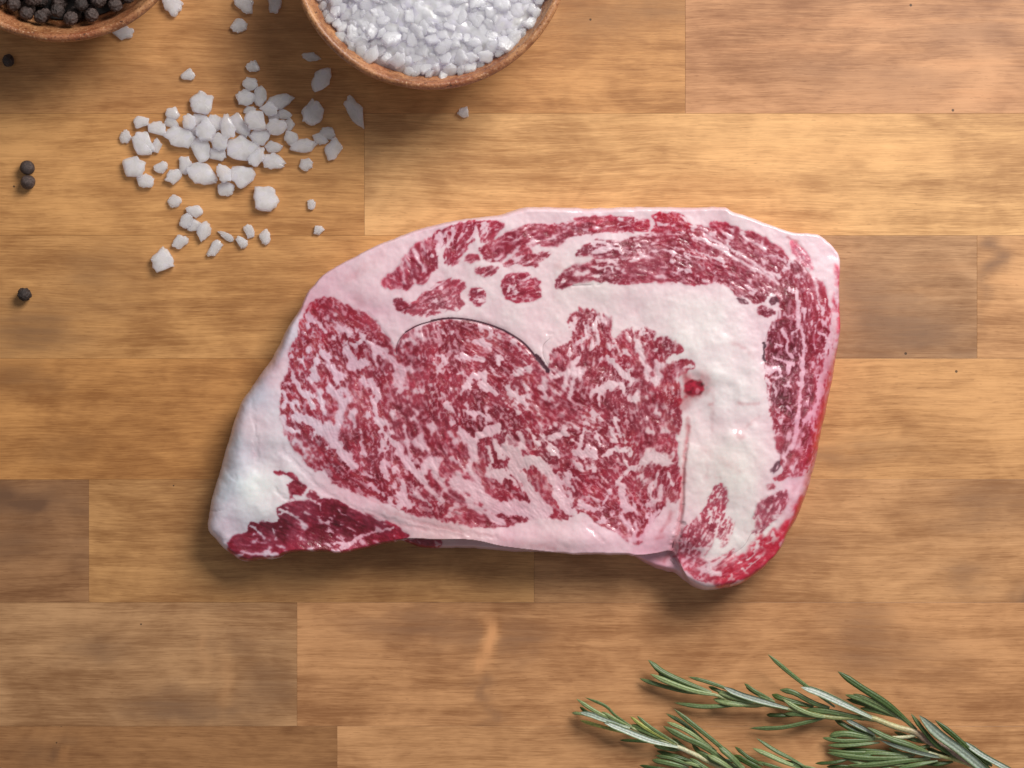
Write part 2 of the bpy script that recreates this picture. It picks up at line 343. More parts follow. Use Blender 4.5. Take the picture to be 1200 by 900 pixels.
# name, polygon, tone, fat share, kind
LEAN = [
 ("eye", EYE, (138,32,54), .19),
 ("cap", A1([(48,580),(100,535),(190,478),(200,425),(280,328),(370,288),(440,235),(560,178),(680,160),(850,158),(915,190),(860,240),(832,290),(760,305),(735,255),(705,235),(705,292),(655,302),(640,372),(592,402),(582,462),(492,458),(488,380),(540,300),(520,262),(482,335),(442,362),(442,485),(402,492),(372,550),(352,597),(310,592),(272,530),(265,612),(215,635),(170,612),(100,638)]), (152,34,62), .28),
 ("cap", A1([(722,350),(780,332),(862,322),(885,262),(1000,212),(1060,185),(1150,178)]) + A2([(60,178),(130,185),(180,200),(250,185),(330,190),(440,165),(470,190),(350,210),(355,240),(250,268),(240,295),(180,335),(100,325),(0,318)]) + A1([(1060,335),(1020,338),(960,350),(905,432),(850,438),(768,428),(772,402)]), (140,32,58), .27),
 ("cap", A1([(893,472),(960,418),(1060,340),(1090,350),(1095,390),(1150,395),(1195,378)]) + A2([(60,385),(140,372),(138,395),(70,430),(50,485),(20,470)]) + A1([(1080,470),(1000,455),(950,470)]), (146,44,66), .30),
 ("cap", A1([(638,402),(690,378),(742,420),(700,436),(640,442)]), (142,36,60), .25),
 ("cap", A1([(685,492),(760,482),(862,474),(845,515),(780,542),(740,528)]), (148,44,68), .3),
 ("cap", A1([(888,595),(920,535),(1000,518),(1080,525),(1085,560),(1152,552),(1152,640),(1172,682),(1010,722),(940,712),(895,660)]), (158,42,70), .36),
 ("cap", A1([(440,592),(500,558),(570,565),(650,602),(600,640),(590,700),(640,728),(600,768),(480,778),(370,822),(240,798),(230,745),(295,722),(330,668),(400,640)]), (160,64,86), .36),
 ("cap", A1([(128,702),(170,688),(232,740),(240,772),(200,794),(150,755)]), (140,36,60), .32),
 ("cap", A1([(660,662),(690,630),(740,628),(772,660),(767,732),(712,752),(690,722),(668,700)]), (158,52,78), .38),
 ("cap", A2([(318,136),(400,124),(560,124),(600,135),(710,125),(700,150),(560,150),(500,160),(440,195),(470,235),(430,225),(380,190),(330,165)]), (172,48,76), .34),
 ("cap", A2([(480,216),(700,188),(760,165),(832,138),(838,190),(820,228),(640,226),(520,232)]), (160,34,64), .3),
 ("cap", A2([(852,110),(950,102),(1050,100),(1082,150),(1132,205),(1060,212),(1000,238),(850,236),(872,200),(880,165)]), (160,26,54), .2),
 ("cap", A2([(328,372),(380,332),(440,320),(450,294),(560,302),(720,298),(830,312),(822,342),(752,352),(742,400),(640,420),(620,392),(500,412),(400,382),(330,402)]), (138,34,60), .28),
 ("cap", A2([(756,272),(900,272),(980,258),(1070,262),(1200,290),(1300,360),(1380,420),(1280,400),(1190,372),(1100,348),(980,318),(870,292)]), (138,30,56), .27),
 ("cap", A2([(820,345),(950,338),(1060,368),(1190,405),(1250,430),(1190,444),(960,412),(810,390)]), (134,32,56), .3),
 ("cap", A2([(178,612),(190,550),(250,508),(330,460),(440,458),(570,454),(590,478),(650,456),(740,454),(800,428),(1000,428),(1200,448)]) + A3([(200,400),(250,400),(330,420),(420,470),(560,540),(640,602),(664,652),(600,645),(560,720),(500,735),(440,705),(345,672),(318,630),(282,552),(230,562),(120,602),(0,592)]) + A2([(1100,600),(1000,570),(900,577),(860,572),(820,587),(560,592),(520,562),(450,545),(400,582),(300,575),(240,642)]), (140,38,62), .28),
 ("cap", A3([(165,212),(180,172),(260,172),(360,200),(440,250),(480,238),(560,280),(640,330),(715,412),(700,462),(662,472),(655,518),(580,502),(520,470),(440,420),(330,345),(250,300),(170,255)]), (146,34,60), .28),
 ("cap", A3([(300,360),(390,420),(480,470),(420,440)]), (140,34,60), .3),
 ("cap", A3([(650,572),(740,565),(775,610),(775,760),(745,812),(690,775),(690,650)]), (138,34,58), .30),
 ("cap", A3([(690,520),(760,488),(790,440),(830,480),(880,560),(905,680),(915,790),(870,830),(850,900),(800,900),(795,800),(780,640),(740,560)]), (142,36,60), .32),
 ("cap", A3([(900,540),(960,600),(985,680),(1015,830),(1000,905),(960,930),(870,900),(880,830),(960,810),(925,690)]), (150,36,60), .36),
 ("cap", A3([(725,300),(790,310),(880,440),(890,510),(820,440),(760,400)]), (205,120,145), .4),
 ("cap", A3([(490,790),(530,740),(570,760),(640,795),(570,820)]), (140,46,70), .3),
 ("cap", A4([(545,60),(620,28),(720,45),(735,110),(765,150),(775,330),(700,372),(765,392),(762,520),(735,620),(735,720),(702,832),(650,785),(560,702),(528,640),(545,520),(622,470),(520,475),(622,402),(488,386),(510,340),(500,205),(520,140)]), (124,28,52), .27),
 ("cap", A4([(850,28),(990,30),(1003,100),(965,180),(952,270),(920,302),(840,312),(818,250),(840,180),(822,120)]), (134,28,54), .32),
 ("cap", A4([(798,300),(842,330),(835,430),(788,412)]), (140,40,62), .3),
 ("cap", A4([(880,362),(942,320),(922,450),(880,445)]), (145,40,62), .3),
 ("cap", A4([(788,440),(852,430),(884,520),(874,640),(822,742),(758,812),(768,640)]), (140,44,68), .33),
 ("edge", A4([(1072,130),(1045,300),(1000,480),(955,600),(920,720),(880,860)]) + A5([(860,120),(850,250),(905,290)]) + A4([(960,1000),(985,800),(1030,600),(1065,420),(1087,300)]), (182,52,76), .46),
 ("edge", A3([(1040,480),(1080,460),(1102,640),(1098,760),(1092,1000),(1075,1000),(1060,800),(1030,700),(1060,600)]), (196,80,104), .5),
 ("cap", A5([(570,0),(710,0),(712,70),(692,170),(640,262),(615,260),(640,150),(610,100)]), (140,40,62), .3),
 ("cap", A5([(760,90),(820,58),(862,120),(852,230),(832,310),(770,392),(700,447),(688,425),(720,340),(728,230)]), (146,40,62), .32),
 ("cap", A5([(660,330),(690,268),(722,290),(705,380),(640,465),(570,485),(555,455),(620,420)]), (158,46,66), .38),
 ("cap", A5([(498,510),(550,505),(562,540),(510,540)]), (168,62,80), .3),
 ("side", A5([(388,742),(430,650),(500,610),(600,560),(655,545),(676,600),(640,690),(560,770),(500,850),(420,892),(378,887),(430,822)]), (156,66,88), .24),
 ("edge", A5([(890,440),(845,555),(770,620),(698,705),(730,745),(640,815),(560,845),(520,905)]) + A8([(640,470),(560,560),(620,570),(720,560),(790,480),(850,470),(895,400),(950,310),(1000,170),(1020,80)]), (176,22,50), .2),
 ("side", A8([(320,112),(370,92),(418,120),(416,180),(400,260),(402,330),(412,420),(372,495),(330,440),(300,545),(230,605),(190,645),(110,655),(45,622),(90,560),(82,470),(98,412),(190,352),(250,270),(300,180)]), (158,58,80), .30),
 ("edge", A8([(262,745),(290,688),(380,690),(440,620),(540,588),(600,520),(700,450),(790,390),(855,470),(800,550),(740,640),(620,765),(520,825),(400,835),(330,792)]), (172,36,62), .34),
 ("base", [(905,318),(925,303),(945,322),(962,348),(972,385),(971,430),(964,480),(957,520),(946,552),(930,560),(914,556),(906,520),(899,490),(893,450),(892,410),(900,385),(910,365),(907,340)], (152,44,66), .62),
 ("base", [(690,294),(760,274),(830,264),(870,276),(905,300),(920,322),(905,348),(885,352),(850,334),(800,333),(700,332),(662,332),(668,318),(700,304)], (152,44,66), .66),
 ("base", [(560,292),(600,272),(660,262),(740,254),(752,262),(700,276),(640,284),(610,300),(580,302)], (156,44,66), .66),
 ("base", [(792,657),(799,640),(812,646),(828,655),(846,648),(860,638),(852,664),(836,682),(812,678)], (182,66,88), .5),
 ("base", [(838,640),(846,615),(852,600),(858,612),(850,640)], (190,96,112), .75),
 ("dark", A5([(572,145),(600,132),(632,150),(640,215),(615,245),(585,235),(572,200)]), (98,58,72), .06),
 ("dark", A5([(522,405),(540,365),(580,330),(622,312),(612,350),(590,390),(550,425)]), (84,44,60), .04),
 ("dark", A3([(345,690),(390,685),(440,720),(430,738),(380,722)]), (112,64,80), .1),
 ("dark", A3([(565,730),(590,675),(650,685),(665,720),(605,745)]), (104,34,58), .1),
 ("tail", A7([(155,650),(215,562),(300,575),(318,492),(420,478),(520,480),(540,450),(528,400),(545,352),(700,340),(780,328),(880,306),(960,340),(1100,415),(1260,480),(1380,520),(1450,560),(1440,590),(1340,620),(1200,672),(1090,702),(980,716),(880,716),(750,712),(600,716),(500,742),(390,768),(250,782)]), (116,12,40), .14),
 ("tail", A7([(500,122),(560,118),(625,138),(668,185),(640,196),(600,160),(540,146),(505,148)]), (150,34,60), .1),
 ("tail", A7([(600,205),(640,183),(720,200),(735,250),(690,295),(652,292),(636,335),(608,285)]), (136,22,48), .15),
 ("tail", A7([(728,298),(770,252),(845,312),(790,325)]), (122,14,40), .1),
 ("tail", [(474,632),(505,631),(520,633),(512,645),(495,650),(478,642)], (120,20,46), .3),
]
# fat drawn through lean: polyline, half width px, strength
FATS = []
FW = [.78]
def fs(pts, w, a=3.0): FATS.append((np.asarray(pts, float), w * FW[0], a))
fs(A1([(225,430),(255,500),(290,575)]), 2.4); fs(A1([(285,365),(320,430),(355,510)]), 2.2); fs(A1([(340,320),(350,360)]), 1.5)
fs(A1([(470,250),(455,330),(470,420),(470,480)]), 4.0); fs(A1([(555,210),(560,260),(520,330)]), 2.8); fs(A1([(700,200),(725,260),(730,330)]), 2.6)
fs(A1([(120,560),(180,580),(230,600)]), 1.6); fs(A1([(200,490),(215,560)]), 1.2)
fs(A1([(890,300),(980,290),(1060,240)]), 1.3, 2); fs(A1([(940,260),(1010,290)]), 1.1, 2); fs(A1([(1130,360),(1190,340)]), 3.0); fs(A2([(10,350),(50,372)]), 4)
fs(A1([(900,440),(1000,340),(1060,310),(1130,300)]), 1.8); fs(A2([(0,288),(100,290),(190,280)]), 1.0, 2)
fs(A1([(1000,570),(1070,560)]), 2.2); fs(A1([(950,600),(930,650)]), 1.6); fs(A1([(640,690),(700,690),(750,700)]), 1.6)
fs(A2([(895,188),(1000,182)]), 3.2); fs(A2([(440,382),(530,372)]), 3.4); fs(A2([(570,330),(610,350)]), 2.4); fs(A2([(745,330),(770,400)]), 1.6, 2)
fs(A2([(860,365),(970,358),(1010,380)]), 2.4); fs(A2([(320,530),(420,510)]), 2.8); fs(A2([(440,545),(500,530),(520,500)]), 2.4); fs(A2([(575,470),(590,510)]), 2.0)
fs(A2([(1040,495),(1110,510)]), 2.6); fs(A2([(760,500),(830,480)]), 1.2, 2); fs(A2([(900,540),(950,545)]), 2.4)
fs(A3([(0,320),(110,385),(200,410),(280,440)]), 1.5); fs(A3([(60,275),(180,310),(280,370),(400,450),(500,500),(650,590)]), 2.2); fs(A3([(0,380),(90,410),(170,430)]), 1.2, 2.5); fs(A3([(130,240),(200,290),(320,350),(430,420),(560,500),(650,540)]), 2.0)
fs(A3([(280,240),(330,270)]), 2.2); fs(A3([(390,240),(470,310),(540,350)]), 1.6); fs(A3([(500,310),(570,345)]), 1.8); fs(A3([(550,400),(640,390)]), 1.2, 2); fs(A3([(300,560),(400,600)]), 1.3, 2)
fs(A3([(780,620),(785,760),(790,900)]), 2.2); fs(A3([(900,570),(930,690),(960,800)]), 1.8); fs(A3([(700,640),(760,650)]), 1.2, 2)
fs(A4([(755,60),(790,200),(785,330),(775,500),(750,700),(730,850)]), 2.6); fs(A4([(620,110),(660,200),(650,290),(700,330)]), 2.6); fs(A4([(560,330),(640,360),(700,375)]), 2.2); fs(A4([(570,215),(630,250)]), 1.6); fs(A4([(740,120),(690,140)]), 1.6)
fs(A4([(490,430),(600,410)]), 3.0); fs(A4([(530,490),(620,480)]), 1.6); fs(A4([(620,620),(700,600)]), 1.3, 2); fs(A4([(640,545),(680,550)]), 1.5); fs(A4([(880,60),(870,130)]), 2.0); fs(A4([(900,130),(960,170)]), 2.0); fs(A4([(820,580),(850,620)]), 1.4)
fs(A4([(560,560),(560,700),(600,760)]), 1.0, 2.4); fs(A4([(700,740),(640,710)]), 1.6)
fs(A4([(960,250),(1010,120),(1040,0)]), 4); fs(A4([(900,600),(960,420),(1010,300)]), 3.4); fs(A4([(985,620),(1030,430)]), 1.5, 2); fs(A4([(870,760),(920,600)]), 2.2)
fs(A5([(740,0),(730,120),(680,240),(620,300)]), 3); fs(A5([(730,310),(700,420)]), 1.4); fs(A5([(830,200),(780,290)]), 1.0, 2)
fs(A8([(860,330),(840,420),(760,470),(690,520)]), 1.6, 2.4); fs(A8([(640,520),(560,620),(470,660)]), 1.8, 1.6); fs(A8([(320,720),(350,720)]), 4); fs(A8([(540,700),(640,610)]), 1.3, 2); fs(A8([(830,480),(790,520)]), 3); fs(A8([(520,680),(570,720)]), 1.6, 2); fs(A8([(440,800),(520,770)]), 2)
fs(A8([(300,500),(350,400),(370,300)]), 2.0, 1.8); fs(A8([(180,540),(260,560)]), 2.2, 2)
# tail
fs(A7([(560,410),(640,430),(700,480),(725,530)]), 3.0); fs(A7([(330,510),(400,560),(430,590)]), 2.6); fs(A7([(490,530),(510,590)]), 1.6); fs(A7([(520,640),(580,660)]), 1.6)
fs(A7([(745,660),(860,640),(920,630),(1040,635),(1090,575),(1200,560),(1330,520)]), 2.4); fs(A7([(930,690),(1000,660)]), 3); fs(A7([(800,625),(880,630),(920,680)]), 2.0); fs(A7([(240,720),(330,690),(430,720),(520,710)]), 2.6); fs(A7([(230,760),(300,770)]), 3); fs(A7([(390,770),(470,750),(540,735)]), 3.2)
fs(A7([(820,350),(835,400)]), 1.0, 2.4); fs(A7([(640,410),(760,420),(820,440)]), .8, 1.8); fs(A7([(700,690),(790,690)]), 1.4)
for _k in range(26):
    _r = random.Random(_k + 3); _x, _y = _r.uniform(560, 1250), _r.uniform(380, 620)
    if _y > 330 + (_x - 700) * .42 and _y < 620: fs(A7([(_x, _y), (_x + 60, _y + 32), (_x + 110, _y + 66)]), .45, 1.3)
fs(A7([(950,590),(1030,630)]), .7, 2.2); fs(A7([(900,360),(1020,450),(1140,550)]), .8, 2.0)
# eye
FW[0] = 1.0
fs(B4([(130,105),(210,130),(290,180),(350,250),(420,320),(480,400),(510,450)]), 5.2, 4); fs(B4([(460,10),(430,100),(400,180),(380,240)]), 4.0, 4); fs(B4([(30,110),(50,190),(130,210)]), 3, 3.2); fs(B4([(260,200),(240,270)]), 1.5, 2.4)
fs(B4([(310,0),(330,100),(350,180)]), 3.2, 3); fs(B4([(670,60),(700,190),(760,260),(830,330),(890,420),(960,520)]), 4.2, 3.2); fs(B4([(720,430),(740,520)]), 4.6, 2.6); fs(B4([(870,540),(860,640),(900,740)]), 4.0, 2.8); fs(B4([(870,180),(900,330)]), 3.0, 2.6)
fs(B4([(580,290),(600,370)]), 2.0, 2.6); fs(B4([(500,110),(520,170)]), 2.6, 2.6); fs(B4([(640,580),(720,650),(830,740)]), 2.6, 2.8); fs(B4([(600,500),(680,560)]), 3, 2.2); fs(B4([(1040,420),(1090,520)]), 5, 2.4); fs(B4([(960,640),(1060,740)]), 2.6, 2.2); fs(B4([(940,480),(1100,660)]), 3, 2.2)
fs(B1([(540,440),(590,490),(560,550),(640,510)]), 5.2, 3.4); fs(B1([(600,400),(650,340)]), 3.4, 3); fs(B1([(680,370),(740,400),(800,430)]), 3.4, 2.4); fs(B1([(300,560),(330,640),(270,620)]), 3.6, 3); fs(B1([(340,700),(370,860)]), 3.2, 3); fs(B1([(150,600),(230,720),(300,820)]), 2.4, 2.8); fs(B1([(440,540),(470,620)]), 3.2, 2.6); fs(B1([(700,640),(760,700),(730,800)]), 4.0, 2.8); fs(B1([(880,590),(920,680),(870,740)]), 4, 2.6); fs(B1([(280,210),(360,280),(440,340)]), 3.2, 2.6); fs(B1([(220,480),(250,560)]), 2.6, 2.4); fs(B1([(80,700),(110,780)]), 2.2, 2.2); fs(B1([(180,330),(200,420)]), 2, 1.4); fs(B1([(255,200),(270,260)]), 1.4, 3); fs(B1([(420,700),(500,780),(480,880)]), 4, 2.8); fs(B1([(800,470),(870,520),(930,560)]), 4, 1.6); fs(B1([(380,200),(470,240),(560,300)]), 3, 1.4); fs(B1([(540,320),(530,290)]), 4, 1.8)
fs(B2([(510,330),(570,370),(640,380)]), 3.6, 3); fs(B2([(590,250),(680,280)]), 3.6, 2.8); fs(B2([(530,560),(570,490),(650,470),(640,560),(720,600)]), 4.4, 3.2); fs(B2([(420,460),(500,460)]), 2.4, 2.6); fs(B2([(310,330),(370,360)]), 2.0, 2.6); fs(B2([(870,480),(930,420),(960,450)]), 3.2, 2.6); fs(B2([(1040,470),(1060,560),(1070,640)]), 3.4, 2.4); fs(B2([(800,560),(870,620),(950,690)]), 2.6, 2.6); fs(B2([(540,740),(640,750)]), 2.8, 2.6); fs(B2([(380,680),(460,740)]), 2.8, 2.2); fs(B2([(130,430),(170,470)]), 3, 2.4); fs(B2([(120,690),(200,740)]), 3, 2); fs(B2([(60,270),(120,230),(170,260)]), 2.8, 2.4); fs(B2([(600,880),(740,840)]), 3, 2.8); fs(B2([(430,130),(430,190)]), 2.2, 2.2); fs(B2([(740,370),(760,440)]), 2.2, 2.2); fs(B2([(480,640),(500,570)]), 2, 2); fs(B2([(850,250),(900,300)]), 2.4, 2); fs(B2([(200,200),(160,170),(250,130)]), 2.4, 2.0)
fs(B3([(700,340),(730,430),(760,560),(820,580)]), 3.6, 3.4); fs(B3([(820,570),(850,540)]), 4, 3); fs(B3([(500,430),(550,490),(610,550)]), 3.2, 3.2); fs(B3([(390,655),(480,620),(590,590),(600,650)]), 4.2, 3.6); fs(B3([(140,540),(220,520),(300,500),(300,570)]), 3.4, 2.8); fs(B3([(700,640),(660,720)]), 3, 3); fs(B3([(760,830),(830,790),(830,720)]), 3.4, 3); fs(B3([(820,370),(810,430)]), 2.6, 3); fs(B3([(900,440),(960,410)]), 2.6, 3); fs(B3([(520,760),(560,850)]), 2.6, 2.6); fs(B3([(240,640),(210,700)]), 2.4, 2.4); fs(B3([(400,190),(400,150),(440,140),(470,160)]), 2.4, 3); fs(B3([(320,170),(340,220)]), 1.4, 2); fs(B3([(580,360),(640,400)]), 1.6, 3); fs(B3([(720,250),(780,240)]), 1.6, 2.8); fs(B3([(620,240),(630,280)]), 1.6, 2); fs(B3([(760,470),(790,500)]), 1.8, 2.4); fs(B3([(960,520),(1060,470)]), 1.0, 2.2); fs(B3([(300,300),(340,270)]), 1.5, 2.4); fs(B3([(660,560),(640,610)]), 2.2, 2.6); fs(B3([(420,440),(480,400)]), 2, 1.6)
fs(B5([(430,90),(500,160),(530,260)]), 4.6, 4); fs(B5([(540,140),(620,100),(690,60)]), 3.6, 3.4); fs(B5([(740,220),(830,250),(800,330),(900,300),(960,310)]), 7, 4); fs(B5([(830,110),(860,200)]), 3.4, 3.4); fs(B5([(1000,340),(1080,430),(1100,540),(1180,640)]), 6.5, 4); fs(B5([(640,380),(760,400),(850,420),(950,540)]), 7, 3.0); fs(B5([(380,440),(500,470),(600,560),(720,620),(860,640),(1000,700)]), 7, 4); fs(B5([(470,560),(580,640),(700,720)]), 5, 3.4); fs(B5([(760,600),(900,620),(1040,640)]), 7, 4); fs(B5([(490,300),(480,360),(560,440)]), 2.8, 3); fs(B5([(330,100),(390,160)]), 3.2, 2.6); fs(B5([(220,280),(260,330)]), 4, 2.6); fs(B5([(610,200),(650,300)]), 2.2, 2.4); fs(B5([(1060,150),(1160,100)]), 2.8, 2.8); fs(B5([(340,280),(400,300)]), 2, 2)
fs(B6([(200,235),(270,250),(330,250)]), 4, 3.4); fs(B6([(260,80),(230,200)]), 2.6, 3); fs(B6([(20,140),(120,95)]), 2.8, 2.8); fs(B6([(380,260),(450,220),(560,215)]), 3, 3); fs(B6([(690,300),(740,240),(820,300)]), 4.6, 3.6); fs(B6([(490,450),(560,370),(620,340)]), 3.4, 3); fs(B6([(530,480),(520,580),(550,630)]), 4.4, 3.4); fs(B6([(440,500),(400,590)]), 3.2, 3); fs(B6([(850,380),(870,450)]), 3, 2.8); fs(B6([(800,460),(790,560)]), 2.2, 2.6); fs(B6([(780,640),(720,740),(680,830)]), 4, 2.6); fs(B6([(420,240),(440,300)]), 1.6, 2); fs(B6([(340,90),(370,190)]), 2.2, 2.6); fs(B6([(60,200),(90,280)]), 2, 2.4); fs(B6([(120,440),(200,500)]), 1.8, 2.4); fs(B6([(480,20),(520,120)]), 2.6, 2.2); fs(B6([(690,100),(760,100),(850,100)]), 2.6, 2.6); fs(B6([(180,400),(240,430)]), 1.4, 2); fs(B6([(280,600),(330,640)]), 2, 2.4); fs(B6([(610,720),(640,770)]), 2, 2)
# lean forced back in: polyline, half width, strength
LEANS = []
def ls(pts, w, a=2.2): LEANS.append((np.asarray(pts, float), w, a))
ls(B5([(560,220),(580,330),(560,420),(640,520),(740,560)]), 3.2, 3.2); ls(B5([(900,430),(990,520),(1060,590),(1140,690)]), 3.0, 3.4); ls(B5([(780,400),(840,460)]), 1.4, 3); ls(B5([(930,340),(1020,440),(1050,490)]), 3.2, 3); ls(B5([(770,70),(800,150)]), 3, 2.6); ls(B5([(510,580),(640,670),(770,720)]), 1.4, 2.6); ls(B5([(540,730),(640,730),(700,760)]), 2.6, 3); ls(B5([(740,430),(770,440)]), 1.8, 3); ls(B5([(360,210),(460,280)]), 4.5, 2.2)
ls(B3([(860,700),(930,760),(960,850)]), 10, 2.6); ls(B3([(900,520),(930,620),(950,700)]), 6, 2.4); ls(B3([(960,460),(1060,440)]), 3.4, 2.4); ls(B3([(880,290),(940,340)]), 6, 1.6); ls(B3([(740,350),(770,400)]), 4, 1.8); ls(B3([(690,420),(730,540),(740,640)]), 3.4, 2.2); ls(B3([(700,620),(740,650)]), 5, 2); ls(B3([(700,740),(760,750),(740,800)]), 4.5, 2); ls(B3([(340,540),(440,500),(540,560)]), 6, 1.6); ls(B3([(320,470),(400,380)]), 5, 1.0)
ls(B6([(760,10),(900,40)]), 8, 2.2); ls(B6([(770,170),(880,170)]), 7, 1.6); ls(B6([(830,340),(890,370)]), 4, 2.4); ls(B6([(850,500),(890,540)]), 5, 1.8); ls(B6([(300,470),(400,520)]), 7, 1.4); ls(B6([(100,200),(190,200)]), 7, 1.6)
ls(B2([(380,150),(520,190),(680,200),(740,270)]), 4.4, 1.6); ls(B2([(560,290),(700,330)]), 4, 1.8); ls(B2([(680,480),(760,540)]), 5, 1.4); ls(B2([(590,600),(640,650)]), 4.5, 1.8); ls(B2([(930,520),(970,480)]), 5, 1.4); ls(B2([(860,380),(900,400)]), 6, 1.2)
ls(B1([(280,120),(380,100),(470,120),(580,200),(700,280),(790,360)]), 5, 1.8); ls(B1([(470,440),(520,560),(560,650),(640,720)]), 6, 1.1); ls(B1([(720,560),(790,650)]), 7, 1.3); ls(B1([(620,440),(700,480)]), 5, 1.4); ls(B1([(800,720),(840,800)]), 5, 1.6); ls(B1([(390,760),(440,860)]), 6, 1.4); ls(B1([(215,200),(225,330)]), 3, 1.8); ls(B1([(290,240),(400,350)]), 2.0, 2.6)
ls(B4([(180,170),(230,280),(270,340)]), 5, 1.6); ls(B4([(370,360),(400,420)]), 4.5, 1.8); ls(B4([(580,0),(600,200),(620,330)]), 5, 1.2); ls(B4([(350,40),(390,170)]), 5, 1.4); ls(B4([(460,230),(540,290)]), 6, .8)
ls(A7([(505,130),(600,142),(650,185)]), 1.6, 3.4)
# dark veins / membranes, and shade painted into the lower notch: polyline, half width px, strength
DARKS = []
def dk(pts, w, a=.9): DARKS.append((np.asarray(pts, float), w, a))
dk(B2([(38,330),(40,250),(100,180)]), .7, .55); dk(B2([(100,180),(180,132),(280,104),(400,80)]), 1.0, .85); dk(B2([(280,100),(400,80),(540,90),(680,125),(780,165)]), 1.35, .95); dk(B2([(780,165),(880,222),(940,270),(1000,345)]), 1.5, .9); dk(B2([(1000,345),(1050,400),(1090,450)]), 2.8, .9); dk(B2([(1100,420),(1060,360),(1050,270),(1100,225)]), .7, .6); dk(B2([(1090,190),(1120,190)]), .6, .5)
dk(B1([(680,170),(770,260),(845,385)]), .6, .5); dk(A2([(300,605),(430,600)]), .6, .7); dk(A2([(470,600),(495,598)]), .8, .5)
dk(A4([(478,215),(478,350)]), 1.9, .6); dk(A4([(500,150),(480,215)]), .8, .5); dk(A4([(545,520),(540,600),(530,690),(560,780)]), 1.6, .5)
dk(B6([(985,0),(985,130),(962,250),(945,450),(945,600),(925,720),(890,880)]), .5, .01)
dk(A8([(580,440),(540,520),(490,560),(400,610)]), .6, .55); dk(A8([(585,435),(600,430)]), 1.0, .6); dk(A8([(45,500),(40,540)]), 1.2, .8); dk(A8([(30,630),(55,660)]), .9, .7); dk(A8([(0,575),(40,565)]), .9, .7); dk(A8([(370,495),(410,430),(410,380)]), .7, .4)
dk(A7([(40,405),(90,408),(140,398)]), .45, .5); dk(B5([(730,475),(810,555)]), .6, .5); dk(B6([(920,170),(910,280)]), .5, .4); dk(A3([(790,310),(860,410)]), .6, .5); dk(B6([(330,715),(350,725)]), 1, .6)
REDS0 = B6([(985,0),(985,130),(962,250),(945,450),(945,600),(925,720),(890,880)])
# red juice smudges: polyline, half width, strength
REDS = []
def rd(pts, w, a=.6): REDS.append((np.asarray(pts, float), w, a))
rd([(797,474),(802,466),(809,459)], 5.5, .95); rd([(800,440),(804,448),(808,455)], 3.4, .8); rd([(818,448),(822,442)], 6, .25); rd(REDS0, 1.9, .75); rd([(790,632),(788,645),(778,655)], 3, .6); rd([(974,425),(970,460),(963,500),(956,535),(950,558)], 7.5, .85); rd([(949,565),(941,588),(930,606),(916,628),(900,648)], 8, .95); rd([(912,600),(925,575),(940,545)], 3, .3); rd([(895,655),(872,672),(850,680),(835,680)], 5, .6); rd([(981,330),(981,380),(978,425)], 2.4, .6)
rd(A4([(280,680),(340,690),(440,685)]), 1.6, .45); rd(A5([(265,110),(310,140)]), 2.4, .5); rd(A5([(280,100),(380,30),(440,-10)]), 1.4, .3); rd(A4([(210,215),(330,250)]), 1.4, .25); rd(A4([(360,300),(380,330)]), 3, .2); rd(A5([(40,350),(40,460)]), 1.0, .35); rd(A5([(95,450),(140,455)]), 1.2, .3); rd(A5([(0,240),(60,270),(280,400)]), 3, .16); rd(A4([(55,690),(75,690)]), 1.5, .5); rd(A4([(95,520),(80,640),(80,900)]), 1.6, .18)
rd(A3([(720,268),(770,290),(815,345)]), 1.1, .8); rd(A2([(210,470),(215,480)]), 3.4, .45); rd(A3([(170,50),(310,62)]), 1.6, .3); rd(A2([(170,38),(200,42)]), 2.2, .6)
rd(B3([(1035,700),(1060,690),(1100,690)]), 1.4, .6); rd(B6([(770,840),(790,780),(860,700),(870,640)]), 1.6, .6); rd(B6([(770,830),(800,820)]), 3, .55); rd(A4([(0,600),(30,580)]), 3, .4)
rd([(742,654),(765,661),(790,668)], 2.2, .4); rd([(770,655),(786,650)], 2.4, .45); rd([(430,600),(470,614),(500,618)], 1.4, .28); rd([(455,598),(500,612),(540,622)], .9, .3); rd([(395,556),(440,588),(480,606)], .9, .28); rd([(372,515),(385,540),(400,556)], 1.0, .25); rd([(560,622),(600,632),(650,640)], 1.6, .22); rd([(690,616),(705,632)], .8, .3)
rd([(410,330),(450,300)], 5, .2); rd([(352,362),(372,360)], 3, .3); rd([(345,410),(330,430)], 3, .18); rd([(420,350),(425,356)], 5, .14); rd([(300,520),(302,545)], 2, .12)
rd([(980,320),(982,360)], 2.6, .4); rd([(975,380),(972,410)], 3, .3)

DIRS = np.array([(345,440,75),(350,520,60),(380,400,60),(400,480,75),(420,430,68),(440,530,70),(430,380,38),(480,560,55),(520,480,80),(520,420,72),(560,400,25),(600,420,32),(560,520,65),(600,470,45),(640,480,40),(650,540,50),(600,560,60),(560,600,28),(500,590,34),(420,565,38),(680,500,35),(700,440,110),(680,380,80),(740,420,75),(780,440,100),(760,480,80),(720,560,50),(760,540,112),(740,600,60),(700,600,40),(780,600,110),(650,570,55),
 (470,320,66),(520,290,100),(560,290,120),(600,280,155),(560,300,160),(640,270,170),(490,345,152),(700,290,172),(760,300,6),(700,320,168),(830,290,30),(860,310,38),(850,330,30),(900,300,40),(920,350,78),(950,330,65),(930,400,95),(960,400,95),(920,450,100),(950,480,100),(940,520,105),(900,590,120),(830,600,110),(850,660,150),(920,630,120),(960,560,110),
 (350,600,28),(400,620,25),(440,610,30),(300,640,20)], float)
